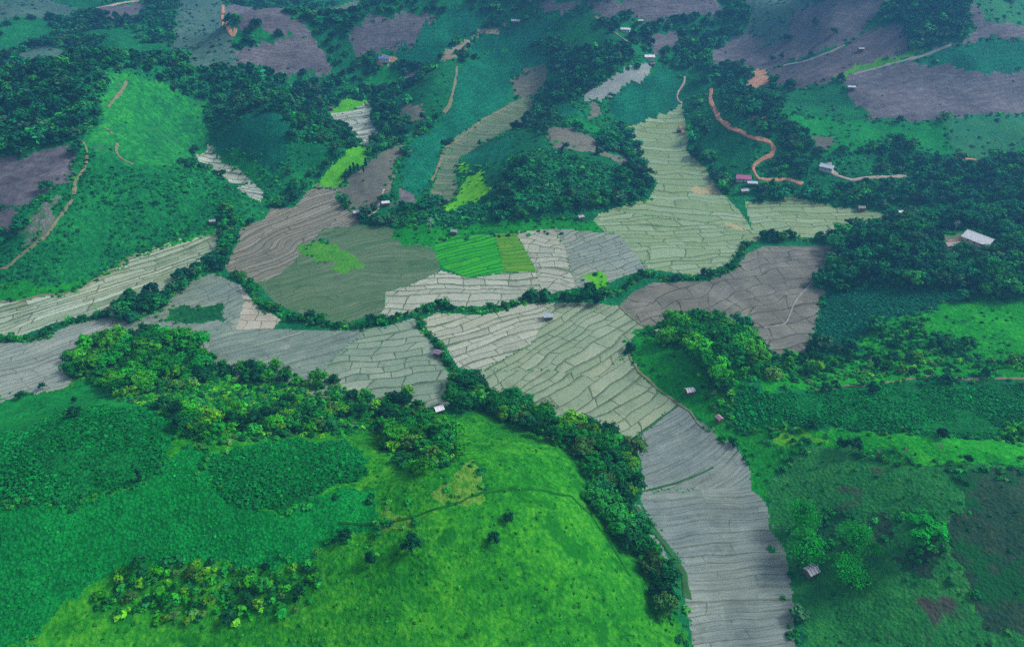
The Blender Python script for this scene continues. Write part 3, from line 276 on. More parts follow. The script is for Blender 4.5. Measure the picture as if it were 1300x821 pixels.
WOODS = [
  ('fg_grove',6.2,(7,12),'bright',[(-261.4,312.2),(-267.4,326.8),(-261.3,334.3),(-252.6,340.8),(-234.9,350.1),(-215.2,350.3),(-197.9,343.9),(-180.5,326.9),(-171.5,311.3),(-182.8,300.7),(-212.3,282.2),(-228.2,296.9),(-251.6,306.7)]),
  ('fg_ridge',6.0,(5,10),'mixed',[(-186.0,307.6),(-172.2,319.3),(-148.5,317.9),(-130.8,312.4),(-112.1,301.5),(-102.1,306.9),(-89.9,291.5),(-78.4,288.3),(-57.1,291.9),(-51.5,281.6),(-33.4,271.4),(-25.2,227.6),(-36.5,217.6),(-54.0,226.7),(-70.4,249.6),(-98.3,230.9),(-110.5,217.8),(-126.7,206.1),(-142.5,216.3),(-159.9,239.3),(-190.1,250.6),(-217.6,290.3),(-195.9,291.6)]),
  ('fg_ridge',7.5,(4,8),'mixed',[(-62.9,233.7),(-34.2,242.0),(-20.6,215.3),(-22.7,200.0),(-35.3,195.8),(-50.2,205.9)]),
  ('belt',6,(7,12),'dark',[(-33.0,311.8),(-20.3,305.2),(-4.4,288.1),(12.7,276.7),(12.9,260.0),(-4.2,269.9),(-21.1,275.8),(-33.8,276.3),(-32.8,291.0)]),
  ('belt',6,(7,12),'mixed',[(-4.2,276.8),(16.4,265.3),(28.8,265.4),(46.6,258.1),(59.9,251.4),(64.4,243.9),(61.0,227.8),(56.6,213.4),(55.0,203.7),(61.0,188.2),(65.3,175.1),(65.3,159.3),(58.4,157.4),(56.6,174.3),(49.6,183.7),(42.0,192.3),(34.2,201.0),(35.6,221.6),(25.7,229.3),(11.6,245.4),(-4.1,265.6)]),
  ('fg_bottom',5.5,(3,6),'mixed',[(-149.3,150.2),(-140.0,158.6),(-124.2,163.0),(-106.3,161.7),(-93.8,159.7),(-73.0,159.4),(-68.7,152.8),(-72.8,144.2),(-97.9,141.7),(-147.7,142.7)]),
  ('knoll_grove',7.5,(9,14),'bright',[(82.2,345.0),(95.1,356.6),(115.6,359.1),(132.9,357.9),(144.4,345.2),(150.4,318.8),(141.4,289.3),(123.1,284.9),(107.2,287.3),(102.4,294.8),(108.4,304.2),(99.0,314.8),(89.0,326.6)]),
  ('knoll_edge',6,(4,8),'mixed',[(101.4,289.1),(119.0,284.7),(116.9,275.2),(115.7,259.7),(107.6,258.9),(106.7,273.5)]),
  ('right_wood',7,(9,14),'darkteal',[(209.2,403.6),(227.6,429.3),(245.2,462.8),(266.5,482.7),(289.6,485.4),(307.0,497.5),(337.0,483.2),(460.2,440.8),(382.8,342.0),(286.0,353.8),(290.9,366.3),(243.9,380.8),(211.0,392.7)]),
  ('right_yard',8,(5,9),'mixed',[(146.1,313.8),(169.3,325.2),(200.6,314.9),(232.7,302.3),(336.0,281.7),(328.0,271.0),(231.0,290.8),(201.4,289.5),(137.7,284.8)]),
  ('right_bank',8,(4,7),'dark',[(211.2,329.7),(237.3,339.2),(254.2,341.6),(237.2,324.9),(250.6,321.4),(260.9,309.0),(249.4,298.8),(230.8,307.0),(217.3,314.4)]),
  ('mid_hill',9.5,(7,13),'darkteal',[(-78.9,513.6),(-69.3,525.2),(-50.3,496.4),(-31.9,506.9),(-6.5,521.6),(-7.1,586.6),(28.2,587.2),(69.2,571.4),(106.8,583.9),(123.4,560.6),(114.2,538.0),(78.3,518.0),(54.1,502.4),(18.9,495.1),(-6.3,490.4),(-55.5,480.7),(-74.3,483.8)]),
  ('mid_hill',7,(6,10),'dark',[(-96.5,485.6),(-95.7,503.9),(-80.8,513.3),(-65.7,492.7),(-73.8,478.9)]),
  ('far_wood',8.5,(8,13),'darkteal',[(-749.6,826.5),(-416.9,631.1),(-375.8,644.7),(-363.8,625.7),(-352.2,586.6),(-345.3,553.5),(-348.9,530.5),(-384.9,516.4),(-516.7,517.2)]),
  ('far_wood',9,(8,12),'darkteal',[(-352.2,663.2),(-320.1,708.3),(-273.9,733.7),(-204.9,787.8),(-186.0,809.6),(-187.5,782.9),(-197.0,760.5),(-200.2,730.9),(-180.4,664.3),(-165.0,643.8),(-180.1,603.4),(-195.5,595.1),(-212.9,629.8),(-235.0,642.9),(-261.8,650.1),(-286.3,656.6),(-296.2,654.7),(-306.1,668.7),(-304.9,686.3)]),
  ('far_wood',9,(8,13),'darkteal',[(418.9,810.8),(490.5,795.0),(485.2,759.5),(454.7,731.6),(429.4,730.7),(415.2,742.7),(412.5,774.9),(394.0,788.4)]),
  ('far_wood',9,(8,12),'darkteal',[(9.4,845.3),(55.8,848.6),(73.2,824.6),(131.7,792.0),(151.0,785.0),(101.6,747.1),(75.2,728.9),(44.0,765.4),(43.9,811.6),(37.1,831.5)]),
  ('far_wood',9,(7,11),'darkteal',[(304.0,550.1),(347.9,576.1),(378.0,567.1),(533.3,534.9),(471.1,456.3),(345.1,498.3),(317.1,513.9),(290.7,528.9)]),
  ('far_wood',9,(8,12),'darkteal',[(237.0,796.4),(269.3,815.5),(253.0,737.3),(261.7,678.8),(251.0,631.4),(224.9,626.5),(216.6,705.7)]),
  ('br_bush',5,(3,6),'bright',[(233.7,240.3),(298.8,236.2),(284.1,217.9),(216.2,223.2)]),
]
CLEARING = [(309.7, 450.2), (334.7, 443.4), (337.4, 425.8), (322.6, 404.6), (296.5, 410.6), (302.8, 428.2)]
LONE = [
  ('tree_round_dark',-6.5,166.4,5.5,'small dark round tree standing alone on the lime green slope right of its neighbour'),
  ('tree_round_dark',-37.0,161.9,8,'dark round tree alone on the lime green slope,widest of those there'),
  ('tree_round_dark',-63.7,168.4,5.5,'small dark tree on the slope where the pale crop meets the lime grass'),
  ('tree_round_dark',-51.6,158.8,6,'dark shrubby tree near the bottom edge between belt and lime slope'),
  ('tree_slim',-145.6,187.0,7,'slim dark tree standing alone in the middle of the crop slope'),
  ('tree_round_dark',-193.4,226.9,6,'dark tree at the upper edge of the left crop field'),
  ('tree_round_dark',-235.0,279.1,4,'small tree on the light grass above the left crop field'),
  ('tree_round_dark',-270.9,287.5,5,'small tree at the edge of the grey paddy,at the far left'),
  ('tree_round_dark',-263.3,295.5,4.5,'small bush tree beside the grey paddy at the left hillside edge'),
  ('tree_round_dark',34.5,229.4,6,'dark round tree on the lime slope close to the tree belt'),
  ('tree_round_dark',-1.2,175.9,4.5,'small dark bush in the middle of the lime green slope'),
  ('bamboo',123.1,184.0,15,'large bright green bamboo clump beside the lilac grey paddy'),
  ('bamboo',127.0,200.0,13,'bright green feathery clump above the largest bamboo clump'),
  ('bamboo',142.2,182.9,12,'bright green bamboo clump between burnt soil patches'),
  ('bamboo',134.1,170.0,12,'bright green bamboo clump at the bottom edge of the photo'),
  ('bamboo',146.8,177.6,6,'small feathery bush to the right of the bamboo clumps'),
  ('tree_round_bright',162.9,175.7,12,'large round bright green bush standing alone on the scrub field'),
  ('tree_round_dark',160.0,231.3,7.5,'wide dark bush in the bright grass strip above the scrub field'),
  ('tree_round_dark',156.0,235.3,5.5,'lower dark bush leaning on the wide bush in the bright strip'),
  ('tree_round_dark',195.6,209.2,4.5,'small dark round bush in the bright grass strip at the right'),
  ('tree_bare',188.7,218.5,6,'pale thin leafless tree in the bright grass strip'),
  ('tree_bare',175.8,219.6,5,'pale thin leafless shrub in the bright strip,left of the taller one'),
  ('tree_bare',167.0,223.4,5,'grey leafless shrub at the edge of scrub and bright grass'),
  ('tree_round_dark',359.0,621.2,8,'single dark tree at the lower edge of the big bare field'),
  ('tree_slim',-146.3,562.4,8,'first slim dark tree of the row on the brown field,lowest of them'),
  ('tree_slim',-142.4,569.0,10,'second slim dark tree of the row on the brown field'),
  ('tree_slim',-140.4,573.8,9,'third slim dark tree of the row on the brown field'),
  ('tree_slim',-136.7,573.0,8,'fourth slim dark tree of the row on the brown field'),
  ('tree_slim',-131.5,571.5,7,'short slim dark tree near the upper end of the row on the brown field'),
  ('tree_slim',-130.5,578.9,9,'uppermost slim dark tree of the row on the brown field'),
  ('tree_bare',-63.1,476.4,13,'tall pale leafless tree between dark trees above the green rice terraces'),
  ('tree_bare',320.0,442.6,10,'pale leafless tree behind the big white roof clearing'),
  ('tree_bare',199.2,300.6,8,'pale leafless tree in the grassy strip under the crop field'),
  ('tree_brown',63.2,511.1,9,'reddish brown leafless bushy tree on the dark middle hill'),
  ('tree_slim',43.7,575.6,8,'dark upright tree on the brown strip of the middle hill'),
  ('tree_slim',76.8,595.0,10,'tall dark tree at the lower end of the brown strip'),
  ('tree_round_dark',48.2,591.2,7,'dark tree on the brown strip below the lawn'),
  ('tree_round_dark',36.6,379.8,7.5,'round green tree by the stream below the lime seedling bed'),
  ('tree_round_dark',46.0,379.8,9,'dark tree by the stream,between two others below the seedling bed'),
  ('tree_round_dark',55.9,379.5,9,'dark wide tree by the stream right below the lime seedling bed'),
  ('tree_round_dark',198.8,465.7,10,'dark round tree at the upper left corner of the ploughed field'),
  ('tree_round_dark',244.0,461.5,11,'tall dark tree at the upper right corner of the ploughed field'),
  ('tree_round_dark',317.6,827.6,11,'lone dark tree clump on the far grey slope'),
  ('tree_round_dark',343.1,820.1,11,'dark tree on the far grey slope above its neighbours'),
  ('tree_round_dark',353.1,789.6,9,'small dark tree right of the far grey slope trees'),
  ('tree_round_dark',294.4,798.0,8,'dark bush low on the far grey slope'),
  ('tree_round_dark',303.1,794.0,8,'dark bush beside another,low on the far grey slope'),
  ('tree_round_dark',134.7,415.3,6.5,'round tree in the stream hedge under the pale terraces'),
  ('tree_round_dark',-128.8,361.2,8,'round dark tree in the stream hedge below the fallow paddy'),
  ('tree_round_dark',-89.3,357.8,8,'round tree at the bend of the stream hedge below the fallow paddy'),
  ('tree_round_dark',-151.3,312.2,8,'dark round tree at the foot of the grey paddy beside the grove'),
  ('tree_round_dark',-57.6,282.4,9,'tall dark tree in front of the grey green paddies'),
  ('tree_round_dark',186.4,272.2,7,'dark tree beside the foot path above the dense crop'),
]
HUTS = [
  ('hut',-103.5,514.0,6.5,4.5,2.4,'white',10,'small hut with a white sheet roof on the brown field track'),
  ('hut',-126.4,505.7,6,4.5,2.4,'bluewhite',30,'white and blue roofed cabin at the end of the brown field'),
  ('hut',-44.6,473.0,5,4,2.4,'grey',-10,'grey roofed field hut above the green rice terraces'),
  ('hut',54.8,494.0,5,4,2.4,'grey',20,'grey roofed stilt hut under the dark middle hill'),
  ('hut',23.3,363.1,6,4.5,2.2,'bluegrey',5,'pale blue roofed open hut standing in the paddies'),
  ('hut',-44.3,325.6,5,4,2.2,'purple',-20,'purple roofed hut beside the ditch between the paddies'),
  ('hut',-38.7,273.9,5,4.2,2.2,'white',25,'white roofed hut at the paddy edge above the tree ridge'),
  ('hut',96.8,285.7,5,4,2.2,'striped',15,'grey and white striped roof hut under the knoll grove'),
  ('hut',107.9,265.7,3.6,3.2,2.0,'pink',-65,'pinkish brown roofed hut beside the footpath at the knoll'),
  ('hut',89.7,344.1,3,2.4,1.8,'white',40,'tiny white shelter at the tip of the knoll grove'),
  ('house',203.5,564.1,13,9,3,'magenta',-10,'house with a magenta roof where the orange road bends'),
  ('hut',208.3,553.8,9,5,2.6,'bluewhite',-5,'long pale roofed shed below the magenta roof'),
  ('hut',198.9,543.1,7,5,2.4,'grey',10,'grey roofed hut at the terrace edge below the magenta roof'),
  ('house',274.9,564.7,12,8,3,'bluewhite',-35,'white house with a blue edged roof at the head of the track'),
  ('house',322.9,420.2,18,14,3.4,'white',-55,'big building with a bright white metal roof on the orange clearing'),
  ('house',302.6,416.5,10,7,3,'brown',5,'long brown roofed building beside the big white roof'),
  ('hut',314.4,500.6,8,4.5,2.4,'white',0,'small white roofed shed on the grass behind the dark wood'),
  ('hut',286.6,512.8,6,5,2.6,'brown',0,'brown roofed hut at the upper edge of the terraces'),
  ('house',-148.9,822.5,17,11,3.2,'blue',5,'blue roofed house on the far orange clearing'),
  ('house',132.8,843.6,15,8,3,'white',-15,'white roofed house on the far green ridge'),
  ('house',153.6,790.7,15,10,3,'white',0,'white roofed house at the top of the pale fallow field'),
  ('hut',152.8,863.1,8,5,2.4,'white',0,'tiny white hut in front of the far forest'),
  ('hut',4.7,871.0,14,7,2.6,'bluewhite',-10,'far white shed at the upper end of the dry gully'),
  ('hut',336.8,685.2,10,6,2.6,'bluewhite',-10,'white hut at the corner of the big bare field'),
  ('hut',367.6,749.3,8,5,2.4,'grey',0,'tiny pale hut in the middle of the bare dome field'),
  ('hut',-319.4,1181.1,10,6,2.4,'white',0,'tiny white hut at the top of the far pale terraces'),
  ('hut',123.6,176.4,5.5,4.5,2.3,'striped',25,'striped roof hut at the foot of the bamboo clump'),
  ('hut',-234.6,484.1,5,4,2.2,'grey',10,'small grey hut at the foot of the dense hillside'),
  ('hut',117.5,630.3,5,4,2.2,'white',-30,'tiny white hut among trees by the brown strip'),
  ('hut',171.5,684.0,7,5,2.4,'brown',-20,'brown hut on the right edge of the long terraces'),
  ('hut',-198.1,741.4,8,6,2.4,'redbrown',0,'red brown hut above the small white terraces'),
  ('hut',156.1,781.2,8,5,2.4,'brown',10,'brown roofed annex just below the white roofed hilltop house'),
]
# ------------------------------------------------------------------ helpers
def tag(o, label=None, cat=None, group=None, kind=None):
    if label: o['label'] = label
    if cat: o['category'] = cat
    if group: o['group'] = group
    if kind: o['kind'] = kind
    return o

def link(name, me, mat=None, parent=None):
    o = bpy.data.objects.new(name, me); COL.objects.link(o)
    if mat is not None and me is not None and not me.materials: me.materials.append(mat)
    if parent is not None: o.parent = parent
    return o

def mesh_from(name, V, Fs, smooth=False, tint=None):
    """V n x 3, Fs m x k (k constant)"""
    V = np.asarray(V, np.float32); Fs = np.asarray(Fs, np.int32)
    me = bpy.data.meshes.new(name)
    k = Fs.shape[1]
    me.vertices.add(len(V)); me.vertices.foreach_set('co', V.ravel())
    me.loops.add(Fs.size); me.loops.foreach_set('vertex_index', Fs.ravel())
    me.polygons.add(len(Fs)); me.polygons.foreach_set('loop_start', np.arange(0, Fs.size, k, dtype=np.int32))
    me.update(calc_edges=True)
    me.polygons.foreach_set('use_smooth', np.full(len(Fs), smooth))
    if tint is not None:
        a = me.attributes.new('tint', 'FLOAT_COLOR', 'POINT')
        c = np.ones((len(V), 4), np.float32); c[:, :3] = tint
        a.data.foreach_set('color', c.ravel())
    return me

class Parts:
    """collects boxes, prisms and tubes of mixed polygons into one mesh"""
    def __init__(s): s.v = []; s.f = []
    def add(s, vs, fs):
        b = len(s.v); s.v += [tuple(v) for v in vs]; s.f += [tuple(b+i for i in f) for f in fs]
    def box(s, x0, y0, z0, x1, y1, z1):
        s.add([(x0,y0,z0),(x1,y0,z0),(x1,y1,z0),(x0,y1,z0),(x0,y0,z1),(x1,y0,z1),(x1,y1,z1),(x0,y1,z1)],
              [(0,3,2,1),(4,5,6,7),(0,1,5,4),(1,2,6,5),(2,3,7,6),(3,0,4,7)])
    def tube(s, p, q, r0, r1, n=6):
        p = np.array(p, float); q = np.array(q, float); d = q-p; d /= np.linalg.norm(d)
        a = np.cross(d, (0.3, 0.2, 0.93) if abs(d[2]) < 0.9 else (1, 0, 0)); a /= np.linalg.norm(a); b = np.cross(d, a)
        vs = []
        for c, r in ((p, r0), (q, r1)):
            for i in range(n):
                t = 2*math.pi*i/n; vs.append(c+r*(math.cos(t)*a+math.sin(t)*b))
        fs = [(i, (i+1) % n, n+(i+1) % n, n+i) for i in range(n)]+[tuple(range(n-1, -1, -1)), tuple(range(n, 2*n))]
        s.add(vs, fs)
    def mesh(s, name):
        me = bpy.data.meshes.new(name); me.from_pydata(s.v, [], s.f); me.update(); return me

# ------------------------------------------------------------------ node helper
class NT:
    def __init__(s, name):
        s.m = bpy.data.materials.new(name); s.m.use_nodes = True; s.t = s.m.node_tree
        s.t.nodes.clear(); s.out = s.t.nodes.new('ShaderNodeOutputMaterial')
        s.b = s.t.nodes.new('ShaderNodeBsdfPrincipled'); s.t.links.new(s.b.outputs[0], s.out.inputs[0])
        g = s.t.nodes.new('ShaderNodeNewGeometry'); s.pos = g.outputs['Position']; s.nor = g.outputs['Normal']
    def set(s, sock, v):
        if isinstance(v, bpy.types.NodeSocket): s.t.links.new(v, sock)
        elif v is not None: sock.default_value = v
    def math(s, op, a, b=None, c=None, clamp=False):
        n = s.t.nodes.new('ShaderNodeMath'); n.operation = op; n.use_clamp = clamp
        s.set(n.inputs[0], a); s.set(n.inputs[1], b); s.set(n.inputs[2], c); return n.outputs[0]
    def vmath(s, op, a, b=None, scale=None):
        n = s.t.nodes.new('ShaderNodeVectorMath'); n.operation = op
        s.set(n.inputs[0], a); s.set(n.inputs[1], b)
        if scale is not None: s.set(n.inputs['Scale'], scale)
        return n.outputs[0]
    def sep(s, v):
        n = s.t.nodes.new('ShaderNodeSeparateXYZ'); s.set(n.inputs[0], v); return n.outputs
    def comb(s, x, y, z=0.0):
        n = s.t.nodes.new('ShaderNodeCombineXYZ'); s.set(n.inputs[0], x); s.set(n.inputs[1], y); s.set(n.inputs[2], z); return n.outputs[0]
    def noise(s, v, scale, detail=3.0, rough=0.55, col=False, dist=0.0):
        n = s.t.nodes.new('ShaderNodeTexNoise'); s.set(n.inputs['Vector'], v); n.inputs['Scale'].default_value = scale
        n.inputs['Detail'].default_value = detail; n.inputs['Roughness'].default_value = rough; n.inputs['Distortion'].default_value = dist
        return n.outputs['Color' if col else 'Fac']
    def voro(s, v, scale, feature='F1', out='Distance', rand=1.0):
        n = s.t.nodes.new('ShaderNodeTexVoronoi'); n.feature = feature; s.set(n.inputs['Vector'], v); n.inputs['Scale'].default_value = scale
        n.inputs['Randomness'].default_value = rand; return n.outputs[out]
    def white(s, v):
        n = s.t.nodes.new('ShaderNodeTexWhiteNoise'); n.noise_dimensions = '3D'; s.set(n.inputs['Vector'], v); return n.outputs['Value']
    def range(s, v, a, b, c=0.0, d=1.0, smooth=False):
        n = s.t.nodes.new('ShaderNodeMapRange'); n.interpolation_type = 'SMOOTHSTEP' if smooth else 'LINEAR'
        s.set(n.inputs[0], v)
        for i, x in enumerate((a, b, c, d)): s.set(n.inputs[1+i], x)
        return n.outputs[0]
    def mix(s, f, a, b, mode='MIX'):
        n = s.t.nodes.new('ShaderNodeMix'); n.data_type = 'RGBA'; n.blend_type = mode; n.clamp_factor = True
        s.set(n.inputs[0], f)
        s.set(n.inputs[6], (*a, 1) if isinstance(a, tuple) else a); s.set(n.inputs[7], (*b, 1) if isinstance(b, tuple) else b)
        return n.outputs[2]
    def ramp(s, f, stops):
        n = s.t.nodes.new('ShaderNodeValToRGB'); s.set(n.inputs[0], f); e = n.color_ramp.elements
        while len(e) < len(stops): e.new(0.5)
        for i, (p, c) in enumerate(stops): e[i].position = p; e[i].color = (*c, 1)
        return n.outputs[0]
    def bump(s, h, strength, dist):
        n = s.t.nodes.new('ShaderNodeBump'); n.inputs['Strength'].default_value = strength; n.inputs['Distance'].default_value = dist
        s.set(n.inputs['Height'], h); s.t.links.new(n.outputs[0], s.b.inputs['Normal'])
    def finish(s, col, rough=0.85, spec=0.2):
        s.set(s.b.inputs['Base Color'], (*col, 1) if isinstance(col, tuple) else col)
        s.set(s.b.inputs['Roughness'], rough); s.b.inputs['Specular IOR Level'].default_value = spec
        return s.m

def veg_mat(name, dark, mid, light, patch=0.02, grain=0.5, bump=0.6, contrast=1.0, spots=None):
    """plant cover: patches tens of metres wide, clumps a few metres wide, and a leafy grain"""
    n = NT(name); p = n.pos
    a = n.noise(p, patch, 4, 0.6); b = n.noise(p, grain*0.28, 4, 0.65); c = n.noise(p, grain*1.3, 2, 0.6)
    g2 = n.voro(n.vmath('ADD', p, n.vmath('SCALE', n.noise(p, grain*0.5, 2, col=True), scale=3.0)), grain*0.62)
    v = n.math('ADD', n.math('MULTIPLY', a, 0.36), n.math('ADD', n.math('MULTIPLY', b, 0.32), n.math('MULTIPLY', c, 0.32)))
    v = n.math('ADD', v, n.math('MULTIPLY', n.math('SUBTRACT', 0.45, g2), 0.14))
    v = n.range(v, 0.5-0.155/contrast, 0.5+0.155/contrast)
    col = n.ramp(v, [(0.0, dark), (0.5, mid), (1.0, light)])
    if spots:
        sc, thr, sc_col = spots
        m = n.range(n.noise(p, sc, 3, 0.7), thr, thr+0.07, smooth=True)
        col = n.mix(m, col, sc_col)
    d = n.voro(p, grain*1.1)
    n.bump(n.math('ADD', n.math('MULTIPLY', d, -0.7), n.math('MULTIPLY', c, 1.2)), bump, 1.0)
    return n.finish(col, 0.95, 0.04)

def crop_mat(name, dark, mid, light, ang=0.0, row=1.6, patch=0.03):
    """a planted crop: close round plants with dark gaps, faint rows"""
    n = NT(name); p = n.pos
    d = n.voro(n.vmath('ADD', p, n.vmath('SCALE', n.noise(p, 0.9, 2, col=True), scale=1.1)), 0.8)
    a = n.noise(p, patch, 4, 0.6); c = n.noise(p, 0.35, 3, 0.7)
    big = n.voro(n.vmath('ADD', p, n.vmath('SCALE', n.noise(p, 0.05, 2, col=True), scale=12.0)), 0.16)
    v = n.math('ADD', n.math('MULTIPLY', a, 0.5), n.math('MULTIPLY', c, 0.35))
    v = n.math('SUBTRACT', v, n.math('MULTIPLY', big, 0.02))
    v = n.math('SUBTRACT', v, n.math('MULTIPLY', n.range(d, 0.2, 0.8), 0.22))
    v = n.range(v, 0.19, 0.51)
    x = n.sep(p); ca, sa = math.cos(math.radians(ang)), math.sin(math.radians(ang))
    b = n.math('ADD', n.math('MULTIPLY', x[0], -sa), n.math('MULTIPLY', x[1], ca))
    w = n.math('SINE', n.math('MULTIPLY', n.math('ADD', b, n.math('MULTIPLY', a, 9.0)), 2*math.pi/row/2.4))
    v = n.math('ADD', v, n.math('MULTIPLY', w, 0.035)); v = n.math('ADD', v, n.math('MULTIPLY', n.math('SINE', n.math('MULTIPLY', n.math('ADD', x[2], n.math('MULTIPLY', a, 5.0)), 2.0)), 0.07))
    col = n.ramp(v, [(0.0, dark), (0.5, mid), (1.0, light)])
    n.bump(n.math('ADD', n.math('MULTIPLY', d, -1.0), n.math('MULTIPLY', c, 0.7)), 0.55, 0.9)
    return n.finish(col, 0.95, 0.05)

def bare_mat(name, dark, mid, light, weed, weedthr=0.62, ang=20):
    """a harvested slope: dry stalks, faint lines along the slope, a few weeds"""
    n = NT(name); p = n.pos
    a = n.noise(p, 0.018, 4, 0.6); c = n.noise(p, 0.3, 4, 0.75); e = n.noise(p, 1.4, 2, 0.6)
    x = n.sep(p); ca, sa = math.cos(math.radians(ang)), math.sin(math.radians(ang))
    u = n.math('ADD', n.math('MULTIPLY', x[0], ca), n.math('MULTIPLY', x[1], sa))
    w = n.math('ADD', n.math('MULTIPLY', x[0], -sa), n.math('MULTIPLY', x[1], ca))
    st = n.noise(n.comb(n.math('MULTIPLY', u, 0.02), n.math('MULTIPLY', w, 0.22), a), 1.0, 3, 0.7); c7 = n.noise(p, 0.085, 4, 0.7)
    v = n.math('ADD', n.math('ADD', n.math('MULTIPLY', a, 0.15), n.math('MULTIPLY', c7, 0.22)), n.math('ADD', n.math('MULTIPLY', c, 0.28), n.math('ADD', n.math('MULTIPLY', st, 0.25), n.math('MULTIPLY', e, 0.1))))
    cl = n.math('SINE', n.math('MULTIPLY', n.math('ADD', x[2], n.math('MULTIPLY', a, 6.0)), 2.4))
    v = n.math('ADD', v, n.math('MULTIPLY', cl, 0.014))
    col = n.ramp(n.range(v, 0.39, 0.61), [(0, dark), (0.5, mid), (1, light)])
    m = n.range(n.math('ADD', n.math('MULTIPLY', n.noise(p, 0.035, 5, 0.7), 0.8), n.math('MULTIPLY', c, 0.2)), weedthr, weedthr+0.12, 0, 0.75, smooth=True)
    col = n.mix(m, col, weed)
    n.bump(n.math('ADD', c, n.math('MULTIPLY', e, 0.3)), 0.5, 0.8)
    return n.finish(col, 0.95, 0.1)

def paddy_mat(name, A, B, C, bund, ang=0, row=8, ln=30, warp=10, bw=0.62, rough=(0.35, 0.6), streak=0.0, mott=0.25, green=None, seed=0.0, hide=0.0, spec=0.4):
    """terraced plots: long curved earth banks, staggered cross banks, each plot its own tone of mud or shallow water"""
    n = NT(name)
    p = n.vmath('ADD', n.pos, (seed*37.0, seed*91.0, 0.0))
    x = n.sep(p); p = n.comb(x[0], x[1], 0.0)
    w1 = n.vmath('SUBTRACT', n.noise(p, 0.011, 2, 0.5, col=True), (0.5, 0.5, 0.5))
    w2 = n.vmath('SUBTRACT', n.noise(p, 0.09, 2, 0.5, col=True), (0.5, 0.5, 0.5))
    w3 = n.vmath('SUBTRACT', n.noise(p, 0.035, 1, 0.5, col=True), (0.5, 0.5, 0.5))
    q = n.vmath('ADD', p, n.vmath('ADD', n.vmath('ADD', n.vmath('SCALE', w1, scale=warp*2.0), n.vmath('SCALE', w3, scale=min(16.0, row*1.3))), n.vmath('SCALE', w2, scale=1.7)))
    x = n.sep(q); ca, sa = math.cos(math.radians(ang)), math.sin(math.radians(ang))
    a = n.math('ADD', n.math('MULTIPLY', x[0], ca), n.math('MULTIPLY', x[1], sa))
    b = n.math('ADD', n.math('MULTIPLY', x[0], -sa), n.math('MULTIPLY', x[1], ca))
    ab = n.comb(n.math('MULTIPLY', a, 0.35/ln), n.math('MULTIPLY', b, 0.33/row), 1.0)
    v = n.math('ADD', n.math('DIVIDE', b, row), n.math('MULTIPLY', n.noise(ab, 1.0, 1, 0.5), 2.6))
    r = n.math('FLOOR', v); f = n.math('SUBTRACT', v, r)
    dv = n.math('MULTIPLY', n.math('MINIMUM', f, n.math('SUBTRACT', 1.0, f)), row*0.8)
    h = n.white(n.comb(r, 3.3, seed)); ln = ln*0.8
    u = n.math('MULTIPLY', n.math('DIVIDE', a, ln), n.math('ADD', 0.65, n.math('MULTIPLY', h, 0.8)))
    u = n.math('ADD', u, n.math('ADD', n.math('MULTIPLY', h, 17.0), n.math('MULTIPLY', n.math('MULTIPLY', f, row*1.1/ln), n.math('SUBTRACT', h, 0.5))))
    c = n.math('FLOOR', u); g = n.math('SUBTRACT', u, c)
    du = n.math('MULTIPLY', n.math('MINIMUM', g, n.math('SUBTRACT', 1.0, g)), ln*1.0)
    k = n.white(n.comb(r, c, seed+1.0)); k2 = n.white(n.comb(c, r, seed+5.0))
    hb = n.white(n.comb(n.math('FLOOR', n.math('ADD', v, 0.5)), 7.7, seed))       # each long bank has its own width
    hb = n.math('POWER', hb, 2.2)
    dv = n.math('DIVIDE', dv, n.range(hb, 0, 1, 0.55, 1.75)); du = n.math('DIVIDE', du, 1.05)
    d = n.math('MINIMUM', dv, du)
    wob = n.math('MULTIPLY', bw*0.66, n.range(n.noise(p, 0.25, 2), 0.3, 0.7, 0.6, 1.35))
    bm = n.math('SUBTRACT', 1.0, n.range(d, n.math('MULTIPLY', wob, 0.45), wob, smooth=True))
    bank_shading = n.math('SUBTRACT', 1.0, n.range(d, wob, n.math('MULTIPLY', wob, 3.0), smooth=True))  # band along the banks that carries their painted light and shade
    mo = n.noise(p, 0.05, 4, 0.65); fine = n.noise(p, 0.5, 3, 0.7)
    t = n.math('ADD', n.math('MULTIPLY', k, 1-mott), n.math('MULTIPLY', n.range(mo, 0.3, 0.7), mott), clamp=True)
    col = n.ramp(t, [(0.0, A), (0.5, B), (1.0, C)])
    col = n.mix(n.range(fine, 0.35, 0.7, 0, 0.22), col, n.mix(1.0, col, (0.55, 0.55, 0.5), 'MULTIPLY'))
    if green:
        gm = n.range(n.math('ADD', n.math('MULTIPLY', mo, 0.7), n.math('MULTIPLY', k2, 0.3)), 0.48, 0.68, 0, 0.8, smooth=True)
        col = n.mix(gm, col, green)
    if streak:
        sv = n.noise(n.comb(n.math('MULTIPLY', a, 0.03), n.math('MULTIPLY', b, 0.75), 0.0), 1.0, 3, 0.8)
        col = n.mix(n.range(sv, 0.38, 0.62, 0, streak), col, n.mix(1.0, col, (0.4, 0.42, 0.45), 'MULTIPLY'))
    wet = n.math('MULTIPLY', n.range(n.noise(p, 0.07, 4, 0.7), 0.5, 0.62, smooth=True), n.range(k2, 0.35, 0.6, 0, 0.55))
    col = n.mix(wet, col, n.mix(1.0, col, (0.62, 0.66, 0.64), 'MULTIPLY'))
    col = n.mix(n.math('MULTIPLY', bank_shading, n.range(f, 0.3, 0.7, 0.0, 0.5)), col, n.mix(1.0, col, (0.6, 0.64, 0.5), 'MULTIPLY'))  # shaded side of each bank, darkened in the colour
    col = n.mix(n.math('MULTIPLY', bank_shading, n.range(f, 0.3, 0.7, 0.35, 0.0)), col, n.mix(1.0, col, (1.35, 1.3, 1.25), 'MULTIPLY'))  # highlight on the other side of the bank, painted as a paler strip
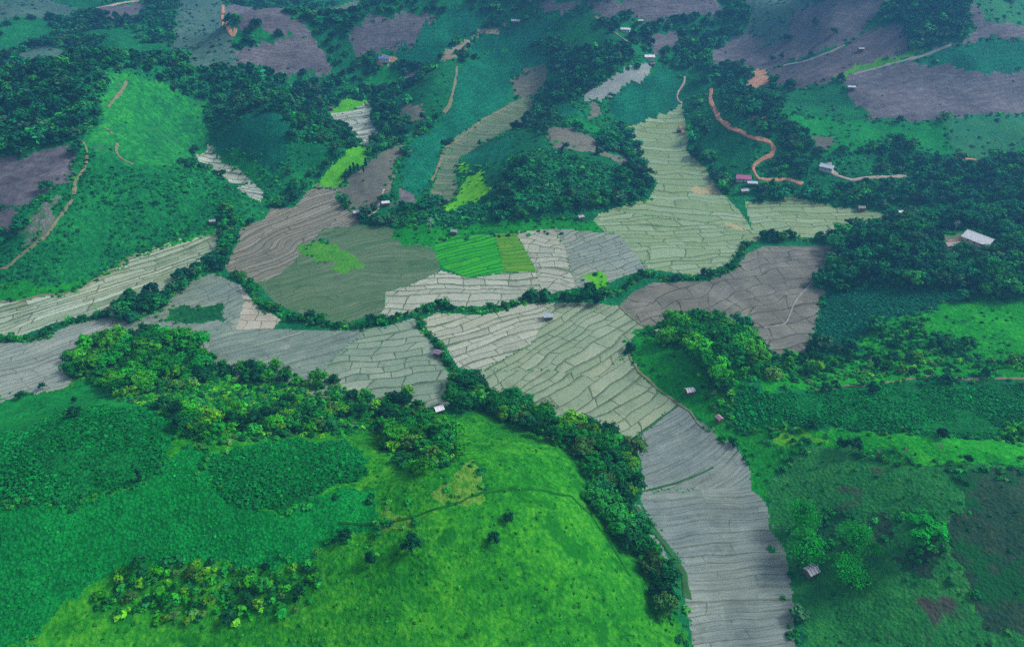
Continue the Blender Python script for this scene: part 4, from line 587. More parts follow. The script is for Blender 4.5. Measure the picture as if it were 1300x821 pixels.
    col = n.mix(n.range(n.noise(p, 0.013, 3, 0.6), 0.46, 0.66, 0, 0.6, smooth=True), col, n.mix(1.0, col, (1.05, 0.97, 0.84), 'MULTIPLY'))
    if hide: bm = n.math('MULTIPLY', bm, n.range(n.noise(p, 0.04, 3), 0.4, 0.6, 1-hide, 1.0))
    bcol = n.mix(n.range(n.noise(p, 0.12, 3, 0.7), 0.4, 0.65), bund, tuple(min(1, z*1.7) for z in bund))
    col = n.mix(n.math('MULTIPLY', bm, n.range(n.noise(p, 0.06, 2), 0.35, 0.65, 0.55, 0.95)), col, bcol)
    rg = n.math('ADD', n.range(k2, 0, 1, rough[0], rough[1]), n.math('MULTIPLY', bm, 0.4), clamp=True)
    n.bump(n.math('ADD', n.math('MULTIPLY', bm, 0.5), n.math('MULTIPLY', fine, 0.08)), 0.8, 0.8)
    return n.finish(col, rg, spec)

BUND = (0.050, 0.092, 0.048)
TEAL = ((0.002, 0.080, 0.042), (0.005, 0.165, 0.080), (0.014, 0.26, 0.11))
def field_material(typ, e, i):
    A = e.get('ang', 0); k = dict(ang=A, row=e.get('row', 8), ln=e.get('len', 30), warp=e.get('warp', 10), seed=float(i % 23))
    nm = typ+'_%d' % i
    V = {
     'greygreen': lambda: veg_mat(nm, (0.035, 0.10, 0.085), (0.07, 0.15, 0.115), (0.12, 0.19, 0.14), 0.02, 0.3, 0.4),
     'mauve': lambda: bare_mat(nm, (0.062, 0.058, 0.068), (0.125, 0.115, 0.130), (0.22, 0.20, 0.21), (0.05, 0.13, 0.08), 0.6),
     'mauve2': lambda: bare_mat(nm, (0.065, 0.055, 0.068), (0.11, 0.093, 0.105), (0.17, 0.145, 0.15), (0.05, 0.12, 0.08), 0.62),
     'brown': lambda: bare_mat(nm, (0.10, 0.115, 0.085), (0.15, 0.155, 0.12), (0.23, 0.22, 0.16), (0.06, 0.15, 0.05), 0.56),
     'teal': lambda: crop_mat(nm, *TEAL, ang=30),
     'teal2': lambda: crop_mat(nm, (0.003, 0.075, 0.045), (0.005, 0.125, 0.07), (0.012, 0.18, 0.085), ang=10),
     'green': lambda: crop_mat(nm, (0.003, 0.085, 0.03), (0.006, 0.15, 0.045), (0.018, 0.25, 0.05), ang=-20),
     'cassava': lambda: crop_mat(nm, (0.003, 0.085, 0.016), (0.004, 0.17, 0.030), (0.010, 0.27, 0.034), ang=60),
     'cassava_light': lambda: crop_mat(nm, (0.002, 0.13, 0.018), (0.003, 0.22, 0.034), (0.010, 0.31, 0.040), ang=60),
     'greenfg': lambda: veg_mat(nm, (0.004, 0.13, 0.02), (0.007, 0.22, 0.035), (0.02, 0.31, 0.035), 0.03, 0.6, 0.4),
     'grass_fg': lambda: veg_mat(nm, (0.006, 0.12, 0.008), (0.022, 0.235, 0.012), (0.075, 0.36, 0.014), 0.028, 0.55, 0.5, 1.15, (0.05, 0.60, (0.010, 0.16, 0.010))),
     'grass_lit': lambda: veg_mat(nm, (0.006, 0.17, 0.012), (0.014, 0.30, 0.016), (0.05, 0.42, 0.016), 0.03, 0.5, 0.5, 1.1, (0.05, 0.60, (0.005, 0.12, 0.02))),  # grass of a brighter green
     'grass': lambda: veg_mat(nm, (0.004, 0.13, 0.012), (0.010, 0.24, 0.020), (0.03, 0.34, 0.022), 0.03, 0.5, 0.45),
     'brightgreen': lambda: veg_mat(nm, (0.004, 0.15, 0.03), (0.008, 0.23, 0.04), (0.02, 0.32, 0.04), 0.025, 0.4, 0.5),
     'hillgreen': lambda: veg_mat(nm, (0.008, 0.13, 0.040), (0.014, 0.22, 0.040), (0.040, 0.35, 0.036), 0.012, 0.35, 0.7, 1.4, (0.03, 0.60, (0.030, 0.17, 0.06))),
     'hillgreen2': lambda: veg_mat(nm, (0.012, 0.13, 0.06), (0.022, 0.18, 0.065), (0.06, 0.21, 0.075), 0.016, 0.35, 0.5),
     'green_rough': lambda: veg_mat(nm, (0.003, 0.09, 0.028), (0.007, 0.17, 0.040), (0.018, 0.27, 0.042), 0.02, 0.4, 0.9, 1.1),
     'darkgreen': lambda: veg_mat(nm, (0.004, 0.07, 0.02), (0.01, 0.12, 0.03), (0.03, 0.18, 0.04), 0.05, 0.5, 0.5),
     'lime': lambda: veg_mat(nm, (0.05, 0.30, 0.008), (0.09, 0.42, 0.010), (0.16, 0.50, 0.012), 0.05, 0.5, 0.25),
     'limebright': lambda: veg_mat(nm, (0.07, 0.38, 0.006), (0.13, 0.50, 0.008), (0.22, 0.56, 0.012), 0.05, 0.4, 0.3),
     'lime_dark': lambda: veg_mat(nm, (0.035, 0.20, 0.02), (0.07, 0.28, 0.025), (0.12, 0.34, 0.03), 0.05, 0.5, 0.3),
     'yellowbrown': lambda: veg_mat(nm, (0.035, 0.19, 0.012), (0.10, 0.27, 0.025), (0.20, 0.30, 0.06), 0.06, 0.6, 0.5, 1.3),
     'scrubpink': lambda: veg_mat(nm, (0.05, 0.16, 0.06), (0.16, 0.18, 0.15), (0.26, 0.22, 0.22), 0.07, 0.5, 0.5, 1.3),
     'scrub': lambda: veg_mat(nm, (0.012, 0.12, 0.028), (0.022, 0.21, 0.040), (0.070, 0.29, 0.055), 0.02, 0.6, 0.5, 1.0, (0.022, 0.57, (0.075, 0.085, 0.062))),
     'soil_dark': lambda: veg_mat(nm, (0.014, 0.065, 0.030), (0.030, 0.085, 0.040), (0.075, 0.10, 0.060), 0.03, 0.6, 0.5, 1.2, (0.03, 0.46, (0.010, 0.11, 0.026))),
     'tan': lambda: bare_mat(nm, (0.20, 0.18, 0.12), (0.30, 0.26, 0.17), (0.40, 0.34, 0.24), (0.08, 0.17, 0.07), 0.55),
     'straw': lambda: bare_mat(nm, (0.36, 0.32, 0.16), (0.44, 0.38, 0.19), (0.50, 0.44, 0.24), (0.25, 0.30, 0.12), 0.6),
     'straw2': lambda: bare_mat(nm, (0.10, 0.15, 0.07), (0.16, 0.18, 0.10), (0.24, 0.22, 0.14), (0.04, 0.15, 0.05), 0.5),
     'orange': lambda: bare_mat(nm, (0.34, 0.17, 0.10), (0.48, 0.25, 0.15), (0.60, 0.36, 0.24), (0.15, 0.14, 0.08), 0.68),
     'palegrey': lambda: bare_mat(nm, (0.20, 0.24, 0.22), (0.27, 0.31, 0.28), (0.35, 0.38, 0.35), (0.08, 0.18, 0.12), 0.66, 35),
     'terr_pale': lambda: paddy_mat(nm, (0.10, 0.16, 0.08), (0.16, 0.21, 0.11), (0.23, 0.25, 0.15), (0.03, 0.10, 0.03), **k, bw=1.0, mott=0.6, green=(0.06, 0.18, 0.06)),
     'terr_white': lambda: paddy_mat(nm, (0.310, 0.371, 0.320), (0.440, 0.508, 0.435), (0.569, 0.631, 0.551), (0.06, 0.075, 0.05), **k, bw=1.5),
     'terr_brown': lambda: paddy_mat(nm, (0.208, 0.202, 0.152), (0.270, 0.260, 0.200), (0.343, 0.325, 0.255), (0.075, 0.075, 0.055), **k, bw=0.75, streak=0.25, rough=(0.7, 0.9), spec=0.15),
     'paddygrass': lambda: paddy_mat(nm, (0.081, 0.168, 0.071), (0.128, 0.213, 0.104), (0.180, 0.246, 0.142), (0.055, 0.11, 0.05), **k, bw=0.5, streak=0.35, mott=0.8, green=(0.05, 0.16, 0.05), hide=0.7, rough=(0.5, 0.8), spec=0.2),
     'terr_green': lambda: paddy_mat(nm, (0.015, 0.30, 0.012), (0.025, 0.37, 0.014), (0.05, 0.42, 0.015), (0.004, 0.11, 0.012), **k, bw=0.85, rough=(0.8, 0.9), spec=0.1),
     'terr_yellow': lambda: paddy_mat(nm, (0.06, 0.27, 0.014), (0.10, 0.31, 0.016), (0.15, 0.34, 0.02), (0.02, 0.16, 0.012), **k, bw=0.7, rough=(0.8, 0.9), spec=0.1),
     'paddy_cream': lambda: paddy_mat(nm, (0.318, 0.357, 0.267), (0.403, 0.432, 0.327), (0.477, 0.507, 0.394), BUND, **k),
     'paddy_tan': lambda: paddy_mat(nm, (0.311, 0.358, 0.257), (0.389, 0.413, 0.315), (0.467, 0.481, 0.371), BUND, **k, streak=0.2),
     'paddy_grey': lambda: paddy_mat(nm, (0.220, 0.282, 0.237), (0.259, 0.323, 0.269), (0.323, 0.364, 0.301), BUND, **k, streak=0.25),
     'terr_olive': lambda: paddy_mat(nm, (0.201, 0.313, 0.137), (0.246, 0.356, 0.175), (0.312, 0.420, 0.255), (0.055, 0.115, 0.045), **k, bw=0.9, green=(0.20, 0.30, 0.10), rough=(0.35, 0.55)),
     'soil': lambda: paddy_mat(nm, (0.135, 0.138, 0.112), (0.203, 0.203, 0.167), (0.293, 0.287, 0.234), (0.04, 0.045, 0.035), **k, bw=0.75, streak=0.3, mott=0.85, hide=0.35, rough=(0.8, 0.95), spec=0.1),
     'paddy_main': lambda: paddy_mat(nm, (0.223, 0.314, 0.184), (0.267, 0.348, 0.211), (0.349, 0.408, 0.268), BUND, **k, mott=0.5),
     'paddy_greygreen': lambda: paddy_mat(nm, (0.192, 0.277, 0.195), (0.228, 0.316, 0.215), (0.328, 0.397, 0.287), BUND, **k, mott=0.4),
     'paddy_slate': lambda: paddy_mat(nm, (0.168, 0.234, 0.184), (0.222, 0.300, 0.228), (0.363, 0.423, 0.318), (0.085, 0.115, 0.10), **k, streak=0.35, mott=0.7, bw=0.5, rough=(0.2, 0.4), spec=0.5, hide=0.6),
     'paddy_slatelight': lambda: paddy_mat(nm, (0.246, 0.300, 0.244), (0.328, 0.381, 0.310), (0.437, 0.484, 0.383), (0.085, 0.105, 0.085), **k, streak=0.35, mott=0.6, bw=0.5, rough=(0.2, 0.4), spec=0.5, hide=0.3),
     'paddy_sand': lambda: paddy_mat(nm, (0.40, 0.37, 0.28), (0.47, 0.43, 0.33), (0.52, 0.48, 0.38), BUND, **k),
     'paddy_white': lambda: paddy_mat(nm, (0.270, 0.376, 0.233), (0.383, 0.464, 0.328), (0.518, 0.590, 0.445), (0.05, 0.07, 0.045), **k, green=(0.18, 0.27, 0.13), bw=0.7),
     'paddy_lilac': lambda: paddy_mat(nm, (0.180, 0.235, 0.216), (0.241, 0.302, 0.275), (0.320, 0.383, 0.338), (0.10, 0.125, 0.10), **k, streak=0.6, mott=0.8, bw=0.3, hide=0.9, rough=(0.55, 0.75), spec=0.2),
    }
    return V[typ]()

# ------------------------------------------------------------------ the ground
G = make_height([f[3] for f in FIELDS if f[2].get('flat')], BUMPS)
def H(x, y):
    x = np.asarray(x, float); y = np.asarray(y, float); z = sample(G, x, y)
    return z+np.clip((np.abs(z-base_z(y))-0.4)/2.0, 0, 1)*(fbm(x/14.0, y/14.0, 3, 4)-0.5)*2.2

CAM = np.array([0.0, 0.0, 260.0]); PITCH = math.radians(33.0); FPX = 880.0
def in_frame(x, y, z, margin=30):
    dx = x; dy = y; dz = z-CAM[2]
    dep = dy*math.cos(PITCH)-dz*math.sin(PITCH)
    vert = dy*math.sin(PITCH)+dz*math.cos(PITCH)
    u = 650+FPX*dx/dep; w = 365-FPX*vert/dep
    return (u > -margin) & (u < 1300+margin) & (w > -margin) & (w < 821+margin), dep

def ragged(x, y):
    """how far the edge of a plot wanders from a clean line"""
    a = (vnoise(x/21.0, y/21.0, 41)-0.5)*9+(vnoise(x/8.0, y/8.0, 21)-0.5)*6+(vnoise(x/2.5, y/2.5, 22)-0.5)*3
    b = (vnoise(x/21.0, y/21.0, 42)-0.5)*9+(vnoise(x/8.0, y/8.0, 23)-0.5)*6+(vnoise(x/2.5, y/2.5, 24)-0.5)*3
    return a, b

# rows of the sheet are closer together near the drone, wide apart towards the horizon
th = np.radians(np.arange(74.0, 8.0, -0.099)); rows = 262.0/np.tan(th)
rows = np.concatenate([np.linspace(-120, rows[0]-0.5, 30), rows, rows[-1]+np.cumsum(np.linspace(14, 60, 50))])
NR = len(rows); NC = 900
s = np.linspace(-1, 1, NC); s = s*(0.78+0.22*np.abs(s)**3)
half = 1.18*(np.maximum(rows, 0)*math.cos(PITCH)*0.93+190)
XX = s[None, :]*half[:, None]; YY = np.repeat(rows[:, None], NC, 1)
ZZ = H(XX, YY)
cx = (XX[:-1, :-1]+XX[1:, 1:])*0.5; cy = (YY[:-1, :-1]+YY[1:, 1:])*0.5
wx, wy = ragged(cx, cy)
rid = np.full(cx.shape, -1, np.int32)
for i, (typ, name, e, poly) in enumerate(FIELDS):
    px = [p[0] for p in poly]; py = [p[1] for p in poly]
    r0 = max(0, np.searchsorted(rows, min(py)-6)-1); r1 = min(NR-1, np.searchsorted(rows, max(py)+6)+1)
    if e.get('flat'): m = inside(poly, cx[r0:r1], cy[r0:r1])
    else: m = inside(poly, cx[r0:r1]+wx[r0:r1], cy[r0:r1]+wy[r0:r1])
    rid[r0:r1][m] = i
VV = np.stack([XX, YY, ZZ], -1).reshape(-1, 3)
ii = (np.arange(NR-1)[:, None]*NC+np.arange(NC-1)[None, :])
quads = np.stack([ii, ii+1, ii+NC+1, ii+NC], -1).reshape(-1, 4)
rflat = rid.reshape(-1)
order = np.argsort(rflat, kind='stable'); bounds = np.searchsorted(rflat[order], np.arange(-1, len(FIELDS)+1))
def region_mesh(name, k):
    q = quads[order[bounds[k+1]:bounds[k+2]]]
    if len(q) == 0: return None
    u, inv = np.unique(q, return_inverse=True)
    return mesh_from(name, VV[u], inv.reshape(-1, 4), True)

floor_mat = veg_mat('forest_floor', (0.004, 0.085, 0.035), (0.007, 0.155, 0.048), (0.016, 0.25, 0.05), 0.012, 0.3, 0.8)
tag(link('ground', region_mesh('ground', -1), floor_mat), kind='structure')
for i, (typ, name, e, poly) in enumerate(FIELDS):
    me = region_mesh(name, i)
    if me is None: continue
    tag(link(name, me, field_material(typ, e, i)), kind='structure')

# which field a point lies in, for planting
def field_at(x, y):
    r = np.full(np.shape(x), -1, np.int32)
    a, b = ragged(x, y)
    for i, (typ, name, e, poly) in enumerate(FIELDS): r[inside(poly, x, y) if e.get('flat') else inside(poly, x+a, y+b)] = i
    return r
FT = [f[0] for f in FIELDS]

# ------------------------------------------------------------------ tracks
PCOL = {'orange': ((0.42, 0.19, 0.10), (0.60, 0.32, 0.20)), 'pink': ((0.40, 0.30, 0.24), (0.52, 0.42, 0.35)), 'tan': ((0.13, 0.17, 0.07), (0.27, 0.24, 0.14)),
        'grey': ((0.24, 0.24, 0.22), (0.33, 0.32, 0.30)), 'dark': ((0.005, 0.09, 0.008), (0.010, 0.15, 0.010)), 'green': ((0.03, 0.10, 0.035), (0.04, 0.15, 0.04))}
PM = {}
for k, (a, b) in PCOL.items():
    n = NT('track_'+k); f = n.noise(n.pos, 0.35, 4, 0.7); n.bump(f, 0.4, 0.3)
    PM[k] = n.finish(n.ramp(n.range(f, 0.35, 0.65), [(0, a), (1, b)]), 0.95, 0.1)
def spline(P, n=6):
    P = [np.array(p, float) for p in P]; P = [2*P[0]-P[1]]+P+[2*P[-1]-P[-2]]; out = []
    for i in range(1, len(P)-2):
        for j in range(n):
            t = j/n
            out.append(0.5*(2*P[i]+(P[i+1]-P[i-1])*t+(2*P[i-1]-5*P[i]+4*P[i+1]-P[i+2])*t*t+(3*P[i]-P[i-1]-3*P[i+1]+P[i+2])*t**3))
    out.append(P[-2]); return np.array(out)
ROAD_PTS = []
for (name, w, typ, pts) in PATHS:
    Q = spline(pts, 6); d = np.gradient(Q, axis=0); d /= np.linalg.norm(d, axis=1)[:, None]+1e-9
    nrm = np.stack([-d[:, 1], d[:, 0]], 1)
    w = w*0.78; wob = 1+0.45*(vnoise(Q[:, 0]/6.0, Q[:, 1]/6.0, 9)-0.5)*2
    lift = 0.10+0.00055*Q[:, 1]
    V = []
    for off, dz in ((-0.62, -1.2), (-0.5, 0.0), (-0.2, -0.02), (0.2, -0.02), (0.5, 0.0), (0.62, -1.2)):
        R_ = Q+nrm*(off*w*wob)[:, None]
        V.append(np.stack([R_[:, 0], R_[:, 1], np.maximum(H(R_[:, 0], R_[:, 1]), H(Q[:, 0], Q[:, 1])-0.25)+lift+dz], 1))
    V = np.stack(V, 1); m = len(Q); ii = (np.arange(m-1)[:, None]*6+np.arange(5)[None, :]).ravel()
    tag(link(name, mesh_from(name, V.reshape(-1, 3), np.stack([ii, ii+6, ii+7, ii+1], 1), True), PM[typ]), kind='structure')
    ROAD_PTS.append((Q, w))
RP = np.concatenate([q for q, w in ROAD_PTS if w > 2.1])
def near_road(x, y, r=4.0):
    m = np.zeros(len(x), bool)
    for i in range(0, len(x), 4000):
        d = (x[i:i+4000, None]-RP[None, :, 0])**2+(y[i:i+4000, None]-RP[None, :, 1])**2
        m[i:i+4000] = d.min(1) < r*r
    return m

# ------------------------------------------------------------------ plants
def leaf_mat():
    n = NT('foliage')
    a = n.t.nodes.new('ShaderNodeAttribute'); a.attribute_name = 'tint'
    o = n.t.nodes.new('ShaderNodeObjectInfo')
    col = n.mix(1.0, a.outputs['Color'], o.outputs['Color'], 'MULTIPLY')
    f = n.noise(n.pos, 1.1, 2, 0.6)
    col = n.mix(n.range(f, 0.35, 0.7, 0.0, 0.3), col, n.mix(1.0, col, (1.6, 1.35, 0.8), 'MULTIPLY'))
    return n.finish(col, 0.9, 0.06)
LEAF = leaf_mat()
def flat_mat(name, c, rough=0.8, spec=0.3, var=0.25, sc=1.5, metal=0.0):
    n = NT(name); f = n.noise(n.pos, sc, 3, 0.7)
    n.b.inputs['Metallic'].default_value = metal
    return n.finish(n.ramp(n.range(f, 0.3, 0.7), [(0, tuple(x*(1-var) for x in c)), (1, tuple(min(1, x*(1+var*0.6)) for x in c))]), rough, spec)
BARK = flat_mat('bark', (0.12, 0.095, 0.07)); PALEBARK = flat_mat('pale_bark', (0.42, 0.40, 0.36))

def quads_at(C, N, S, rng, aspect=1.5, bend=0.15):
    """one leaf spray (a bent quad) per centre C, facing N, size S"""
    m = len(C); N = N/(np.linalg.norm(N, axis=1)[:, None]+1e-9)
    r = rng.normal(size=(m, 3)); T = np.cross(N, r); T /= np.linalg.norm(T, axis=1)[:, None]+1e-9; B = np.cross(N, T)
    S = S[:, None]
    p0 = C-T*S*0.5*aspect-N*S*bend; p1 = C-B*S*0.5; p2 = C+T*S*0.5*aspect-N*S*bend; p3 = C+B*S*0.5
    V = np.stack([p0, p1, p2, p3], 1).reshape(-1, 3)
    return V

def crown(seed, lobes, clumps, per, leaf, width=0.42, shape='round'):
    """unit-height tree crown of leaf sprays; returns verts and per-vert tint"""
    rng = np.random.default_rng(seed)
    L = []
    if shape == 'slim': L = [(0, 0, 0.3+0.6*i/max(1, lobes-1), 0.13, 0.16) for i in range(lobes)]
    else:
        for i in range(lobes):
            a = 2*math.pi*(i/lobes+rng.uniform(-.08, .08)); r = width*(0.0 if i == 0 else rng.uniform(.45, .68))
            L.append((r*math.cos(a), r*math.sin(a), (0.70 if i == 0 else rng.uniform(.42, .68)), width*rng.uniform(.42, .62), rng.uniform(.2, .27)))
    C = []; N = []; T = []
    for c in range(clumps):
        lx, ly, lz, lr, lh = L[c % len(L)]
        while True:
            d = rng.normal(size=3); d /= np.linalg.norm(d)
            if d[2] > -0.45: break
        cc = np.array([lx+d[0]*lr*0.82, ly+d[1]*lr*0.82, lz+d[2]*lh*0.85]); tn = rng.uniform(0.62, 1.4)
        hue = rng.uniform(0.8, 1.35)
        for k in range(per):
            e = rng.normal(size=3); e /= np.linalg.norm(e); rr = rng.uniform(.3, 1)**0.5*lr*0.36
            C.append(cc+e*rr*np.array([1, 1, .75])); N.append(d+0.55*e+np.array([0, 0, .45])+rng.normal(size=3)*.25)
            t = tn*rng.uniform(.85, 1.15); T.append((t*hue, t, t*rng.uniform(.85, 1.1)))
    C = np.array(C); N = np.array(N); T = np.array(T)
    V = quads_at(C, N, leaf*rng.uniform(.7, 1.3, len(C)), rng)
    # an inner mass of sprays so that the crown is not hollow
    m = max(10, len(C)//7); l = np.array(L)[rng.integers(0, len(L), m)]
    d = rng.normal(size=(m, 3)); d /= np.linalg.norm(d, axis=1)[:, None]
    C2 = l[:, :3]+d*np.stack([l[:, 3]*.5, l[:, 3]*.5, l[:, 4]*.5], 1)
    V2 = quads_at(C2, d+np.array([0, 0, .6]), np.full(m, leaf*2.6), rng)
    T2 = np.tile(np.array([[.85, .85, .85]]), (m, 1))
    return np.concatenate([V, V2]), np.repeat(np.concatenate([T, T2]), 4, 0)

def bamboo_crown(seed, stems, per, leaf):
    rng = np.random.default_rng(seed); C = []; N = []; T = []
    for s_ in range(stems):
        a = rng.uniform(0, 2*math.pi); out = rng.uniform(.15, .55); top = rng.uniform(.6, 1.0)*(1-out*0.25); tn = rng.uniform(.7, 1.45)
        for k in range(per):
            t = rng.uniform(.25, 1.0)
            x = out*t**1.6; z = top*math.sin(t*math.pi*0.62)/math.sin(math.pi*0.5) if t < 0.8 else top*(1-(t-0.8)*0.9)
            sp = 0.055+0.05*t
            C.append((x*math.cos(a)+rng.normal()*sp, x*math.sin(a)+rng.normal()*sp, z+rng.normal()*sp*.7))
            N.append((math.cos(a)*.5+rng.normal()*.5, math.sin(a)*.5+rng.normal()*.5, .8))
            q = tn*rng.uniform(.8, 1.2)*(0.75+0.4*t); T.append((q*1.15, q, q*.9))
    V = quads_at(np.array(C), np.array(N), leaf*rng.uniform(.6, 1.3, len(C)), rng, 2.4)
    return V, np.repeat(np.array(T), 4, 0)

def qfaces(V): return np.arange(len(V)).reshape(-1, 4)
TREES = {
 'near': [crown(100+i, 6+i % 3, 64, 11, 0.062, 0.44+0.04*(i % 3)) for i in range(8)],
 'mid': [crown(200+i, 5+i % 3, 34, 7, 0.105, 0.44+0.04*(i % 3)) for i in range(6)],
 'far': [crown(300+i, 4+i % 3, 20, 4, 0.19, 0.46+0.04*(i % 3)) for i in range(6)],
}
SLIM = [crown(400+i, 4, 40, 8, 0.06, 0.2, 'slim') for i in range(3)]
BAMB = [bamboo_crown(500+i, 30, 90, 0.030) for i in range(4)]
TREES['mid'] += [bamboo_crown(520+i, 20, 12, 0.10) for i in range(1)]+[crown(530+i, 5, 30, 7, 0.10, 0.30) for i in range(2)]
TREES['far'] += [crown(540+i, 4, 18, 4, 0.18, 0.30) for i in range(2)]

def shrub(seed, m, leaf, flat=0.6):
    rng = np.random.default_rng(seed); d = rng.normal(size=(m, 3)); d /= np.linalg.norm(d, axis=1)[:, None]; d[:, 2] = np.abs(d[:, 2])
    C = d*np.array([.5, .5, flat])*rng.uniform(.6, 1, (m, 1)); C[:, 2] += .12
    V = quads_at(C, d+rng.normal(size=(m, 3))*.35+np.array([0, 0, .4]), leaf*rng.uniform(.7, 1.3, m), rng)
    return V, np.repeat(np.clip(rng.normal(1, .18, (m, 1)), .6, 1.5)*np.array([[1, 1, 1]]), 4, 0)
SHRUBS = [shrub(600+i, 26, .30) for i in range(5)]; TINY = [shrub(650+i, 9, .52, .5) for i in range(6)]

def merge(name, templ, X, Y, Z, S, W, rgb, seed=1):
    """many plants as ONE mesh: X Y Z base, S height, W width factor, rgb per plant"""
    rng = np.random.default_rng(seed); pick = rng.integers(0, len(templ), len(X)); Vs = []; Ts = []
    ang = rng.uniform(0, 2*math.pi, len(X))
    for t, (V, T) in enumerate(templ):
        idx = np.nonzero(pick == t)[0]
        if not len(idx): continue
        ca = np.cos(ang[idx])[:, None]; sa = np.sin(ang[idx])[:, None]; s_ = S[idx][:, None]; w = W[idx][:, None]*s_
        vx = (V[None, :, 0]*ca-V[None, :, 1]*sa)*w+X[idx][:, None]; vy = (V[None, :, 0]*sa+V[None, :, 1]*ca)*w+Y[idx][:, None]; vz = V[None, :, 2]*s_+Z[idx][:, None]
        Vs.append(np.stack([vx, vy, vz], -1).reshape(-1, 3)); Ts.append((T[None]*rgb[idx][:, None, :]).reshape(-1, 3))
    V = np.concatenate(Vs); T = np.concatenate(Ts)
    return link(name, mesh_from(name, V, qfaces(V), False, T), LEAF)

PAL = {
 'bright': [(0.006, 0.24, 0.022), (0.018, 0.33, 0.016), (0.004, 0.14, 0.022), (0.005, 0.19, 0.026), (0.035, 0.36, 0.014)],
 'mixed': [(0.005, 0.18, 0.022), (0.004, 0.11, 0.026), (0.018, 0.28, 0.014), (0.003, 0.085, 0.032), (0.010, 0.22, 0.034), (0.050, 0.32, 0.014), (0.006, 0.14, 0.045), (0.03, 0.16, 0.04)],
 'dark': [(0.004, 0.15, 0.032), (0.003, 0.095, 0.034), (0.008, 0.21, 0.030), (0.005, 0.14, 0.038), (0.02, 0.20, 0.03)],
 'darkteal': [(0.003, 0.105, 0.054), (0.004, 0.145, 0.058), (0.008, 0.20, 0.055), (0.003, 0.082, 0.048), (0.016, 0.23, 0.045), (0.006, 0.165, 0.075), (0.02, 0.14, 0.07)],
}
def pal(n, key, rng):
    P = np.array(PAL[key])*np.array([1.6, 1.04, 0.82]); c = P[rng.integers(0, len(P), n)]; return c*np.exp(rng.normal(0, .24, (n, 1)))

def jgrid(x0, y0, x1, y1, sp, rng, jit=0.42):
    gx, gy = np.meshgrid(np.arange(x0, x1, sp), np.arange(y0, y1, sp)); gx = gx+0.5*sp*(np.arange(gx.shape[0]) % 2)[:, None]
    return (gx+rng.uniform(-jit, jit, gx.shape)*sp).ravel(), (gy+rng.uniform(-jit, jit, gy.shape)*sp).ravel()

HUT_XY = np.array([(h[1], h[2]) for h in HUTS]); HUT_R = np.array([max(h[3], h[4])*0.62 for h in HUTS])
def clear_of_huts(x, y, extra=2.0):
    d = np.hypot(x[:, None]-HUT_XY[None, :, 0], y[:, None]-HUT_XY[None, :, 1]); m = (d > HUT_R[None]+extra).all(1)
    # keep open the view from the drone onto each roof
    for (hx, hy), r in zip(HUT_XY, HUT_R):
        L = math.hypot(hx, hy); t = (x*hx+y*hy)/L; o = np.abs(x*hy-y*hx)/L
        m &= ~((t < L) & (t > L-r-0.028*L) & (o < r*0.85))
    return m

rng = np.random.default_rng(42)
trees = []                # x, y, height, r, g, b, tag
for (name, sp, (h0, h1), p, poly) in WOODS:
    P = np.array(poly); x, y = jgrid(*P.min(0), *P.max(0), sp, rng)
    m = inside(poly, x, y) & ~inside(CLEARING, x, y); x = x[m]; y = y[m]
    m = clear_of_huts(x, y) & ~near_road(x, y, 4.5); x = x[m]; y = y[m]
    if name in ('fg_ridge', 'mid_hill', 'right_yard', 'right_bank', 'fg_bottom'): m = fbm(x/26.0, y/26.0, 15, 2) > (.50 if name == 'mid_hill' else .43); x = x[m]; y = y[m]
    h = rng.uniform(h0, h1, len(x))*rng.choice([.7, .9, 1, 1.12], len(x)); c = pal(len(x), p, rng)
    trees += [(x[i], y[i], h[i], *c[i], name) for i in range(len(x))]
for (name, sp, (h0, h1), w, pts) in HEDGES:
    Q = spline(pts, 8); L = np.concatenate([[0], np.cumsum(np.hypot(*np.diff(Q, axis=0).T))])
    k = int(L[-1]/sp*(1.25 if w < 10 else 2.4)); t = np.sort(rng.uniform(0, L[-1], k)); off = rng.uniform(-.5, .5, k)*w*0.6
    qx = np.interp(t, L, Q[:, 0]); qy = np.interp(t, L, Q[:, 1]); dx = np.interp(t+1, L, Q[:, 0])-qx; dy = np.interp(t+1, L, Q[:, 1])-qy; n_ = np.hypot(dx, dy)+1e-6
    x = qx-dy/n_*off; y = qy+dx/n_*off
    m = clear_of_huts(x, y, 0.5); x = x[m]; y = y[m]; h = rng.uniform(h0, h1, len(x))*rng.choice([.65, 1, 1.15], len(x)); c = pal(len(x), 'dark', rng)*1.15
    trees += [(x[i], y[i], h[i], *c[i], name) for i in range(len(x))]
T = np.array([t[:6] for t in trees]); tags = np.array([t[6] for t in trees]); TZ = H(T[:, 0], T[:, 1])
vis, dep = in_frame(T[:, 0], T[:, 1], TZ+T[:, 2]*.5, -4)
app = np.where(vis, T[:, 2]/dep, 0)
single = np.argsort(-app)[:300-len(LONE)]; is_single = np.zeros(len(T), bool); is_single[single] = True

